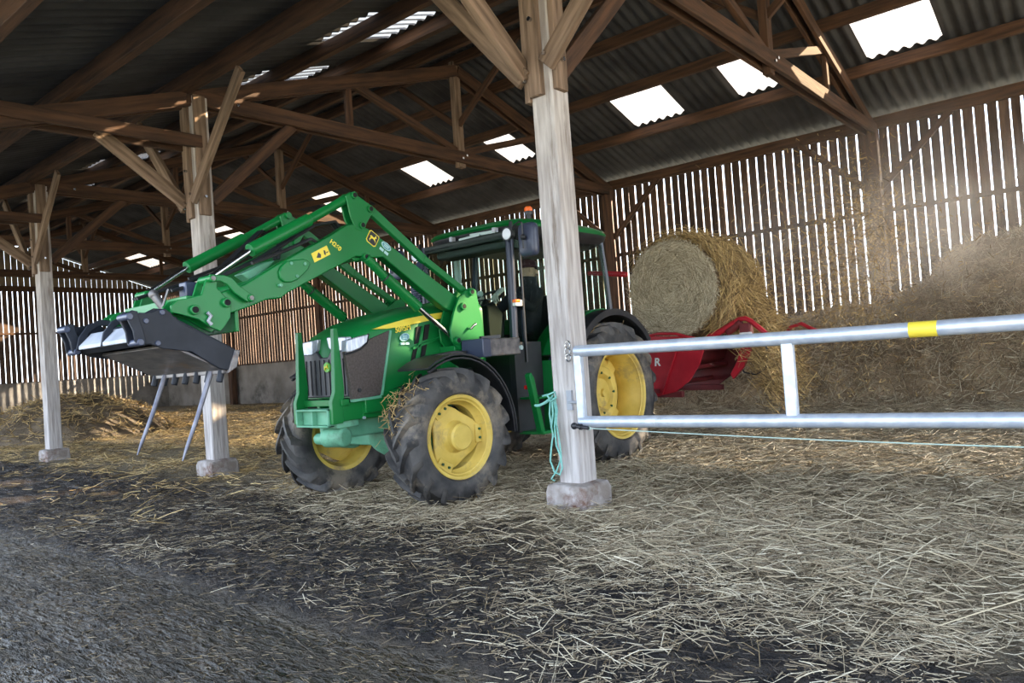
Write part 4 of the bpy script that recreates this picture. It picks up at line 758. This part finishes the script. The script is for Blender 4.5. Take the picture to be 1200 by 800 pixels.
def glove(name, c, sg):
    c = Vector(c); J = {'w': ((c.x, c.y+.085, c.z+.055), .032), 'p': ((c.x, c.y+.02, c.z+.02), (.042, .02)), 'k': ((c.x, c.y-.03, c.z-.005), (.044, .018))}; E2 = [('w', 'p'), ('p', 'k')]
    for i, (o, L_) in enumerate(((-.036, .062), (-.013, .074), (.011, .070), (.033, .054))):
        J['a%d' % i] = ((c.x+o, c.y-.045, c.z-.018), .0105); J['b%d' % i] = ((c.x+o*1.08, c.y-.050-L_*.25, c.z-.022-L_*.55), .010); J['c%d' % i] = ((c.x+o*1.05, c.y-.040, c.z-.030-L_*1.05), .0085); E2 += [('k', 'a%d' % i), ('a%d' % i, 'b%d' % i), ('b%d' % i, 'c%d' % i)]
    J['t0'] = ((c.x-sg*.05, c.y+.005, c.z+.0), .013); J['t1'] = ((c.x-sg*.062, c.y-.03, c.z-.03), .011); J['t2'] = ((c.x-sg*.055, c.y-.05, c.z-.055), .009); E2 += [('p', 't0'), ('t0', 't1'), ('t1', 't2')]
    return skin(name, J, E2, M['glove'], man)
glove('glove', LH, 1); glove('glove', (XC-.17, 6.06, 1.79), -1)

# ------------------------------------------------------------------ straw strands
def strands(s, pos, dirs, nrm, ln, wd, bend=.15):
    """bent flat straw stems: arrays of centre, direction, face normal, length, width"""
    n = len(pos); side = np.cross(dirs, nrm); side /= np.linalg.norm(side, axis=1)[:, None]+1e-9
    up = np.cross(side, dirs); a = pos-dirs*ln[:, None]/2; c = pos+dirs*ln[:, None]/2; b = pos+up*(ln*rng.normal(0, bend, n)*.35)[:, None]; h = side*wd[:, None]/2
    # three-sided hollow-looking stem: ridge vertex raised above a flat strip
    rd = up*wd[:, None]*.5
    V = np.stack([a-h, a+h, b-h, b+h, c-h, c+h, a+rd, b+rd, c+rd], 1).reshape(-1, 3)
    k = len(s.v); s.v += [tuple(map(float, v)) for v in V]
    for i in range(n):
        q = k+9*i; s.f += [(q, q+6, q+7, q+2), (q+6, q+1, q+3, q+7), (q+2, q+7, q+8, q+4), (q+7, q+3, q+5, q+8)]
def unit(v): return v/(np.linalg.norm(v, axis=1)[:, None]+1e-9)
def ground_straw(name, label, m, n, xr, yr, ln, wd, keep, lift=.012, tilt=.12, clump=0):
    x = rng.uniform(*xr, n); y = rng.uniform(*yr, n)
    if clump:
        cx = rng.uniform(*xr, clump); cy = rng.uniform(*yr, clump); pick = rng.integers(0, clump, n//2)
        x[:n//2] = cx[pick]+rng.normal(0, .16, n//2); y[:n//2] = cy[pick]+rng.normal(0, .10, n//2)
    k = keep(x, y) > rng.uniform(0, 1, n); x, y = x[k], y[k]; n = len(x)
    a = rng.uniform(0, 2*PI, n); d = unit(np.stack([np.cos(a), np.sin(a), rng.normal(0, tilt, n)], 1)); nn = unit(np.stack([rng.normal(0, .35, n), rng.normal(0, .35, n), np.ones(n)], 1))
    L_ = np.clip(rng.lognormal(math.log(ln), .55, n), .03, .6)
    z = gz(x, y) + lift*rng.uniform(.2, 1.3, n) + np.abs(d[:, 2])*L_*.35
    s = MB(); strands(s, np.stack([x, y, z], 1), d, nn, L_, wd*rng.uniform(.6, 1.4, n)); o = s.build(name, m, None, smooth=0); tag(o, label, 'straw', kind='stuff'); return o
wet = lambda x, y: (1-.97*gval(SLAB, x, y))*np.clip(.60+1.0*gval(PAT, x, y), .12, 1)
ground_straw('straw_litter', 'pale loose straw strewn over the dark mud in the foreground', M['strawg'], 100000, (-7.5, 1.2), (1.7, 5.4), .075, .0033, lambda x, y: np.clip(.10+.9*gval(STR, x, y)+.27*smooth(-3.2, -.9, x)*smooth(1.7, 2.9, y), 0, 1)*wet(x, y), lift=.012, tilt=.10, clump=600)
ground_straw('straw_bedding', 'thick bed of trampled straw covering the barn floor to the right', M['strawg'], 80000, (-7, 4.5), (3.4, 13.2), .12, .0052, lambda x, y: np.clip(gval(STR, x, y)*(.55+.45*smooth(9, 5, y)), 0, 1), lift=.03, tilt=.16, clump=900)
ground_straw('slab_chaff', 'short dark straw bits stuck to the wet concrete apron', M['chaff'], 7000, (-8, -.8), (1.0, 2.4), .03, .0026, lambda x, y: .1+.9*gval(SLAB, x, y), lift=.005, tilt=.05, clump=160)
ground_straw('mud_chaff', 'short brown straw bits trodden into the dark mud in front of the tractor', M['chaff'], 24000, (-9, .8), (1.9, 4.9), .035, .0034, lambda x, y: np.clip(1-gval(STR, x, y), .1, 1)*(1-gval(SLAB, x, y)), lift=.012, tilt=.12, clump=900)
ground_straw('straw_scatter', 'trodden straw tinted with golden sunlight around the posts at left', M['straw'], 70000, (-26, -6.5), (2.4, 13.5), .11, .0075, lambda x, y: np.clip(.13+.8*gval(STR, x, y), 0, 1)*wet(x, y), lift=.03, tilt=.2, clump=900)

for e, r, wd, side, rear in TYRES:
    if side < 0: continue
    n = 160 if not rear else 60; a = rng.normal(2.55, .22, n) if not rear else rng.normal(1.9, .25, n); h = rng.normal(-.05, .09, n); rr = r-.03+rng.uniform(0, .035, n)
    pp = np.stack([h, rr*np.cos(a), rr*np.sin(a)], 1); d = unit(rng.normal(0, 1, (n, 3))); s = MB()
    # wheel space: local Y runs along the travel direction
    strands(s, pp, d, unit(rng.normal(0, 1, (n, 3))), rng.uniform(.03, .13, n), np.full(n, .005)); o = s.build('stuck_straw', M['straw'], e, smooth=0, world=False); o['kind'] = 'stuff'
# mound of blown straw against the back wall --------------------------------------------------------
def mound(x, y):
    top = np.interp(x, [-7.5, -6.4, -5.4, -4.5, -3.4, -2.7, -2.3, -1.2, 0, 3, 7], [.2, .7, 1.25, 1.55, 1.65, 1.85, 2.45, 2.65, 2.6, 2.6, 2.3])
    foot = np.interp(x, [-7, -5.2, -4.2, -3.2, -2, 0, 3], [12.0, 11.6, 11.9, 12.1, 11.9, 11.5, 11.3])
    t = np.clip((y-foot)/(14.3-foot), 0, 1); return top*np.clip(t, 0, 1)**.50
mx_ = np.arange(-7.4, 5.0, .09); my_ = np.arange(11.2, 14.46, .07); s = MB()
for x in mx_:
    for y in my_:
        h = float(mound(x, y)); n = fbm(x, y, 1.6, 2)*.16 + noise.noise(Vector((x*5, y*5, h*5)))*.07
        s.v.append((float(x), float(y), max(float(gz(x, y))-.02, h + n*min(1, h*2) + (.0 if h > .02 else -.08) + float(gz(x, y))*(h < .05))))
ny_ = len(my_); s.f = [(i*ny_+j, (i+1)*ny_+j, (i+1)*ny_+j+1, i*ny_+j+1) for i in range(len(mx_)-1) for j in range(ny_-1)]
base = s.v[:]; s.v = list(s.v)
n = 52000; B_ = np.array(base).reshape(len(mx_), ny_, 3)
ar = np.linalg.norm(np.cross(B_[1:, :-1]-B_[:-1, :-1], B_[:-1, 1:]-B_[:-1, :-1]), axis=2); pk = rng.choice(ar.size, n, p=(ar/ar.sum()).ravel()); ii, jj = np.unravel_index(pk, ar.shape); uu, vv = rng.uniform(0, 1, (2, n, 1)); PS = B_[ii, jj]+(B_[ii+1, jj]-B_[ii, jj])*uu+(B_[ii, jj+1]-B_[ii, jj])*vv; pp = PS+rng.normal(0, .03, (n, 3)); ok = PS[:, 2] > .06; pp = pp[ok]; n = len(pp)
nr = unit(np.stack([rng.normal(0, .4, n), -np.ones(n)*.8, np.ones(n)*.7], 1)); d = unit(np.cross(unit(rng.normal(0, 1, (n, 3))), nr)+nr*rng.normal(.05, .25, n)[:, None])
strands(s, pp+nr*.03, d, nr, np.clip(rng.lognormal(math.log(.15), .5, n), .05, .45), .007*rng.uniform(.6, 1.5, n))
s.v = [v if v[1] < 14.44 else (v[0], 14.44, v[2]) for v in s.v]
o = s.build('straw_mound', M['strawb'], None, smooth=0); o.data.materials.append(M['strawg']); nb = (len(mx_)-1)*(ny_-1)
mi = np.zeros(len(o.data.polygons), np.int32); r_ = np.repeat(rng.uniform(0, 1, n) < .62, 4); mi[nb:] = r_; o.data.polygons.foreach_set('material_index', mi)
tag(o, 'large mound of brown blown straw heaped against the slatted back wall', 'straw', kind='stuff')
# small heap at far left
HC = (-21.0, 7.4); s = MB(); rr = []
hx_ = np.arange(-24, -17.6, .14); hy_ = np.arange(4.6, 10.4, .14)
for x in hx_:
    for y in hy_:
        q = ((x-HC[0])/2.7)**2+((y-HC[1])/2.3)**2; h = 1.0*max(0, 1-q)**.8
        s.v.append((float(x), float(y), float(gz(x, y)) + (h+fbm(x, y, 1.8, 4)*.13*min(1, h*3) if h > 0 else -.1)))
k = len(hy_); s.f = [(i*k+j, (i+1)*k+j, (i+1)*k+j+1, i*k+j+1) for i in range(len(hx_)-1) for j in range(k-1)]
B_ = np.array(s.v); nb = len(s.f); n = 5000; pp = B_[rng.integers(0, len(B_), n)]; pp = pp[pp[:, 2] > gz(pp[:, 0], pp[:, 1])+.04]; n = len(pp)
d = unit(rng.normal(0, 1, (n, 3))*np.array([1, 1, .5])); strands(s, pp+np.array([0, 0, .02]), d, unit(rng.normal(0, .4, (n, 3))+np.array([.4, -.6, 1])), rng.uniform(.1, .4, n), np.full(n, .014))
o = s.build('straw_heap', M['strawb'], None, smooth=0); o.data.materials.append(M['straw']); mi = np.zeros(len(o.data.polygons), np.int32); mi[nb:] = 1; o.data.polygons.foreach_set('material_index', mi)
tag(o, 'low heap of golden straw on the floor behind the far left post', 'straw', kind='stuff')

# ------------------------------------------------------------------ round bale
BC = at(789, 339, Y=9.2); BR = .66; BL = 1.25
s = MB(); nA = 96; rg = []
for k in range(15):
    y = k/14*BL; q = []
    for j in range(nA):
        a = 2*PI*j/nA; n = noise.noise(Vector((3*math.cos(a), y*3, 3*math.sin(a))))*.045 + noise.noise(Vector((11*math.cos(a), y*9, 11*math.sin(a))))*.022
        r = (BR+n)*(1-.05*max(0, 1-k/1.5) - .03*max(0, (k-12.5)/1.5)); sag = .03*max(0, -math.sin(a))
        q.append((BC.x+r*math.cos(a)*1.02, 9.2+y, BC.z+r*math.sin(a)*(1-sag)))
    rg.append(q)
def endring(y, sgn):
    out = []
    for fr in (.97, .85, .7, .55, .4, .25, .1, .01):
        out.append([(BC.x+(BR*fr*.96)*math.cos(2*PI*j/nA), y + sgn*(.03+.02*noise.noise(Vector((fr*14, 2*math.cos(2*PI*j/nA), 2*math.sin(2*PI*j/nA))))), BC.z+(BR*fr*.96)*math.sin(2*PI*j/nA)) for j in range(nA)])
    return out
s.rings(endring(9.2, -1)[::-1] + rg + endring(9.2+BL, 1)); bale = s.build('round_bale', M['strawb'], None, smooth=60); ORG[bale.name] = Vector()
tag(bale, 'round straw bale lying on the red unroller behind the tractor cab, its end swirled', 'bale')
n = 9000; fr = np.sqrt(rng.uniform(0, 1, n)); a = rng.uniform(0, 2*PI, n); R_ = BR*.97*fr
pp = np.stack([BC.x+R_*np.cos(a), np.full(n, 9.155)-rng.uniform(0, .03, n), BC.z+R_*np.sin(a)], 1)
tg = np.stack([-np.sin(a), rng.normal(0, .12, n), np.cos(a)], 1)+np.stack([np.cos(a), 0*a, np.sin(a)], 1)*rng.normal(0, .75, n)[:, None]
s = MB(); strands(s, pp, unit(tg), unit(np.stack([rng.normal(0, .3, n), -np.ones(n), rng.normal(0, .3, n)], 1)), rng.uniform(.06, .22, n), .005*rng.uniform(.6, 1.4, n)); o = s.build('end_straw', M['bstraw'], bale, smooth=0)
o['kind'] = 'stuff'
n = 8000; a = rng.uniform(-.9, 2.6, n); y = rng.uniform(9.2, 9.2+BL, n); R_ = BR+rng.uniform(0, .07, n)+.05*np.clip(rng.normal(0, 1, n), 0, 3)
pp = np.stack([BC.x+R_*np.cos(a), y, BC.z+R_*np.sin(a)], 1); out = np.stack([np.cos(a), 0*a, np.sin(a)], 1)
d = unit(np.stack([-np.sin(a), rng.normal(0, .6, n), np.cos(a)], 1)*rng.choice([-1, 1], n)[:, None] + out*rng.normal(.15, .35, n)[:, None])
s = MB(); strands(s, pp, d, unit(out+rng.normal(0, .3, (n, 3))), rng.uniform(.1, .34, n), .007*rng.uniform(.6, 1.5, n)); o = s.build('ragged_straw', M['straw'], bale, smooth=0); o['kind'] = 'stuff'
# straw pulled off the bale towards the mound
s = MB(); n = 7000; t = rng.uniform(0, 1, n)**1.2; x = BC.x+.52+t*.55+rng.normal(0, .10, n); y = 9.5+rng.uniform(0, 1.0, n)+t*.3; z = (BC.z+.25)*(1-t)+t*.75 - .5*rng.uniform(0, 1, n)**1.3+rng.normal(0, .12, n)
d = unit(np.stack([np.ones(n), rng.normal(0, .5, n), -.6+rng.normal(0, 1.0, n)], 1)); strands(s, np.stack([x, y, z], 1), d, unit(rng.normal(0, .5, (n, 3))+np.array([.3, -1, .5])), rng.uniform(.10, .32, n), .007*rng.uniform(.6, 1.5, n)); o = s.build('unrolled_straw', M['straw'], bale, smooth=0); o['kind'] = 'stuff'

# ------------------------------------------------------------------ red bale unroller
U_ = thing('bale_unroller', (-4.9, 9.6, 0), 'red bale unroller machine on the tractor rear, carrying the round straw bale', 'unroller')
def Q(name, s, m='red', par=None, bevel=.006): return s.build(name, M[m], par or U_, bevel=bevel)
sidep = xz([(716, 396), (768, 394), (812, 394), (823, 399), (824, 412), (819, 428), (808, 446), (792, 459), (768, 465), (735, 462), (716, 445)], 9.1)
for y in (9.10, 10.45): s = MB(); s.prism(sidep, y, y+.03, 'y'); pl = Q('side_panel', s, 'red' if y < 10 else 'dred')  # back panel repeats the front one in red darkened for shade
s = MB(); s.bar(at(776, 462, Y=9.09), at(797, 396, Y=9.09), .03, .02); Q('panel_rib', s)
s = MB(); s.tube([at(690, 405, Y=9.1), at(752, 396, Y=9.1), at(770, 391, Y=9.1), at(792, 391, Y=9.1), at(815, 397, Y=9.1)], .022, 8); Q('guard_tube', s)
s = MB(); s.prism(xz([(730, 400), (800, 398), (806, 400), (800, 425), (770, 440), (730, 440)], 9.1), 9.13, 10.45, 'y'); Q('cradle_bed', s, 'dred', bevel=.02)
s = MB()
for k, q in enumerate(((810, 410), (800, 432), (783, 450))): p = at(*q, Y=9.1); s.cyl((p.x, 9.13, p.z), (p.x, 10.45, p.z), .035)
Q('drive_shaft', s, 'dred')
s = MB(); s.tube([at(q[0], q[1], Y=9.25) for q in ((826, 398), (845, 388), (862, 378))], .045, 10); s.tube([at(q[0], q[1], Y=9.25) for q in ((858, 380), (866, 374), (873, 373), (880, 376), (898, 391), (905, 400))], .032, 10); arm = Q('spreader_arm', s)
s = MB(); p0, p1 = at(852, 390, Y=9.25), at(869, 377, Y=9.25); s.cyl(p0, p1, .05); s.box(p1.x-.02, p1.x+.12, 9.20, 9.32, p1.z-.16, p1.z-.02); s.build('arm_motor', M['dred'], arm, bevel=.01)
s = MB(); p = at(873, 392, Y=9.2); s.box(p.x-.07, p.x+.09, 9.18, 9.22, p.z-.04, p.z+.03); s.build('arm_plate', M['white'], arm, bevel=.01)
s = MB(); s.prism(xz([(869, 404), (881, 404), (880, 414), (872, 430), (860, 444), (857, 438), (865, 422)], 9.75), 9.72, 9.78, 'y'); Q('side_deflector', s)
s = MB(); s.bar(at(876, 397, Y=9.9), at(972, 388, Y=10.6), .05, .06); s.tube([at(q[0], q[1], Y=10.5) for q in ((918, 396), (927, 383), (939, 379), (953, 386), (970, 391))], .028, 8); Q('rear_rail', s)
s = MB(); s.tube([at(q[0], q[1], Y=9.8) for q in ((896, 398), (900, 418), (897, 432), (886, 439), (872, 436), (868, 428))], .012, 8); Q('hose', s, 'black')
s = MB(); s.bar((-5.9, 9.15, .52), (-4.75, 9.15, .50), .08, .08); s.bar((-5.9, 10.4, .52), (-4.75, 10.4, .50), .08, .08); s.bar((-5.5, 9.15, .5), (-5.5, 10.4, .5), .08, .08); s.bar((XC-.25, 8.3, .62), (XC-.25, 9.15, .55), .06, .06); s.bar((XC+.25, 8.3, .62), (XC+.25, 9.15, .55), .06, .06); s.bar((XC, 8.5, 1.15), (XC, 9.1, 1.0), .05, .05); s.bar((XC-.3, 9.1, .5), (XC-.3, 9.1, 1.2), .06, .06)
s.bar((-5.75, 9.3, .5), (-5.75, 9.3, -.02), .07, .07); Q('frame', s, 'dred')
p = at(770, 424.5, Y=9.095); text('R', 'lettering', M['white'], U_, p, (1, 0, 0), (0, 0, 1), .15, .002, .1, .004)
s = MB(); p = at(677, 320.5, X=XC+.3); s.cyl(at(712, 320.5, Y=8.2), at(734, 321.5, Y=8.2), .035); s.cyl(at(690, 320, Y=8.2), at(712, 320.5, Y=8.2), .03); Q('top_arm', s)

# ------------------------------------------------------------------ gate, wire, rope
GT = thing('metal_gate', (-3.2, 4.6, .55), 'galvanised steel tube gate hung on the foreground timber post, at right', 'gate')
def Gp(name, s, m='galv', par=None, bevel=0): return s.build(name, M[m], par or GT, bevel=bevel)
GE = 1.95
s = MB(); s.tube([(-3.24, 4.6, 1.168), (-1.5, 4.6, 1.152), (GE, 4.6, 1.14)], .043, 16); tr_ = Gp('top_rail', s)
s = MB(); s.tube([(-3.24, 4.6, .642), (-1.5, 4.6, .648), (GE, 4.6, .655)], .043, 16); Gp('bottom_rail', s)
for x, w_ in ((-3.225, .032), (-1.665, .036), (0.0, .036), (GE-.04, .036)):
    s = MB(); s.box(x-w_, x+w_, 4.575, 4.625, .655, 1.15); Gp('stile', s, bevel=.008)
s = MB(); s.cyl((-.985, 4.6, 1.1505), (-.845, 4.6, 1.1492), .0438, n=24); Gp('reflective_tape', s, 'yel', tr_)
for q in ((666, 404), (666, 412), (667, 419)):
    p = at(*q, Y=4.62); s = MB(); s.tube([p+Vector((.022*math.cos(a), -.012, .028*math.sin(a))) for a in [2*PI*i/12 for i in range(13)]], .0075, 6); Gp('chain_link', s, 'steel')
s = MB(); p = at(667, 468, Y=4.655); s.box(p.x-.02, p.x+.025, 4.648, 4.668, p.z-.08, p.z+.07); s.cyl(p+Vector((0, 0, -.02)), Vector((-3.22, 4.61, p.z-.02)), .012); Gp('hinge_plate', s, 'grey')
s = MB(); p0, p1 = at(673, 499, Y=4.52), at(690, 501.5, Y=4.52); s.cyl(p0, p1, .014); s.ball(p0, .026); s.lathe([(-.008, .022), (.008, .022)], p0.lerp(p1, .45), 'x', 14, True); s.cyl(p0, Vector((p0.x+.03, 4.60, .62)), .012); ins = s.build('fence_insulator', M['black'], None)
tag(ins, 'small black insulator knob under the gate near the post', 'insulator')
s = MB(); q0, q1 = at(691, 501.7, Y=4.52), at(1210, 517.3, Y=4.52); q1 = q0 + (q1-q0)*1.7; pts = [q0.lerp(q1, i/14) - Vector((0, 0, .03*math.sin(PI*i/14))) for i in range(15)]; s.tube(pts, .0038, 6); s.tube([q0+Vector((.012*math.cos(a), 0, .012*math.sin(a))) for a in [2*PI*i/10 for i in range(11)]], .003, 6)
tag(s.build('fence_wire', M['wire'], None), 'thin pale electric fence wire running along below the gate', 'wire')
s = MB(); rp_ = lambda pts, r=.007: s.tube([at(a, b, Y=4.64+c) for a, b, c in pts], r, 8)
rp_([(648, 462, 0), (645, 468, -.02), (644, 485, -.03), (648, 510, -.02), (646, 525, -.03), (645, 540, -.02), (650, 553, -.02), (656, 556, -.02), (659, 548, -.02), (657, 535, -.03), (652, 522, -.02), (650, 500, -.03), (651, 480, -.02), (648, 466, -.01)])
rp_([(646, 466, -.02), (640, 471, -.04), (632, 475, -.05), (627, 475, -.05)], .011); rp_([(650, 465, 0), (653, 480, -.02), (652, 495, -.02), (656, 520, -.02), (658, 536, -.02), (652, 552, -.02), (646, 561, -.03), (650, 563, -.01)], .006)
rp_([(636, 464, -.03), (643, 462, -.04), (650, 459, -.02), (652, 466, -.03), (645, 470, -.05), (641, 462, -.04)], .008)
rp_([(647, 470, -.03), (648, 485, -.05), (646, 500, -.04), (649, 512, -.03)], .007)
tag(s.build('twine_rope', M['twine'], None), 'pale green baler twine knotted around the foreground post and hanging down', 'rope')

# ------------------------------------------------------------------ flying straw and dust
s = MB(); n = 9000; x = np.concatenate([rng.normal(-3.5, 1.0, n//2), rng.normal(-3.2, .35, n//2)]); y = rng.uniform(10.6, 14.2, n); z = np.clip(np.concatenate([np.abs(rng.normal(1.7, .8, n//2)), rng.normal(2.3, .7, n//2)]), .3, 3.9)
strands(s, np.stack([x, y, z], 1), unit(rng.normal(0, 1, (n, 3))), unit(rng.normal(0, 1, (n, 3))), rng.uniform(.02, .12, n), .0075*rng.uniform(.6, 1.6, n)); tag(s.build('flying_straw', M['straw'], None, smooth=0), 'bits of chaff flying in the dusty air above the mound', 'chaff', kind='stuff')
s = MB(); s.ball((-2.1, 12.4, 2.5), (3.6, 1.85, 2.5), 28, 16); dust = s.build('dust_cloud', bpy.data.materials.new('dust'), None); tag(dust, 'pale cloud of dust drifting in front of the slatted wall at right', 'dust', kind='stuff')
m = dust.data.materials[0]; m.use_nodes = True; t = m.node_tree; t.nodes.clear(); o = N(t, 'ShaderNodeOutputMaterial'); v = N(t, 'ShaderNodeVolumeScatter'); L = t.links.new
v.inputs['Color'].default_value = (.95, .88, .80, 1); v.inputs['Anisotropy'].default_value = .35
ge = N(t, 'ShaderNodeTexCoord'); vm = N(t, 'ShaderNodeVectorMath', operation='MULTIPLY_ADD'); L(ge.outputs['Object'], vm.inputs[0]); vm.inputs[1].default_value = (1/3.6, 1/1.85, 1/2.5); vm.inputs[2].default_value = (2.6/3.6, -12.4/1.85, -2.5/2.5)
ln = N(t, 'ShaderNodeVectorMath', operation='LENGTH'); L(vm.outputs[0], ln.inputs[0]); mr = N(t, 'ShaderNodeMapRange', interpolation_type='SMOOTHSTEP'); L(ln.outputs['Value'], mr.inputs[0]); mr.inputs[1].default_value = .25; mr.inputs[2].default_value = 1; mr.inputs[3].default_value = 1; mr.inputs[4].default_value = 0
nz = N(t, 'ShaderNodeTexNoise'); nz.inputs['Scale'].default_value = 1.1; nz.inputs['Detail'].default_value = 3; L(ge.outputs['Object'], nz.inputs[0]); m2 = N(t, 'ShaderNodeMapRange'); L(nz.outputs[0], m2.inputs[0]); m2.inputs[1].default_value = .35; m2.inputs[2].default_value = .70; m2.inputs[3].default_value = .15; m2.inputs[4].default_value = 1
mu = N(t, 'ShaderNodeMath', operation='MULTIPLY'); L(mr.outputs[0], mu.inputs[0]); L(m2.outputs[0], mu.inputs[1]); mu2 = N(t, 'ShaderNodeMath', operation='MULTIPLY'); L(mu.outputs[0], mu2.inputs[0]); mu2.inputs[1].default_value = .36; L(mu2.outputs[0], v.inputs['Density']); L(v.outputs[0], o.inputs['Volume'])

# a thing's parts go two levels deep at most
bpy.context.view_layer.update()
def depth(o):
    k = 0
    while o.parent: o = o.parent; k += 1
    return k
for o in sorted(sc.objects, key=depth):
    while depth(o) > 2:
        mw = o.matrix_world.copy(); o.parent = o.parent.parent; o.matrix_parent_inverse = Matrix(); bpy.context.view_layer.update(); o.matrix_world = mw
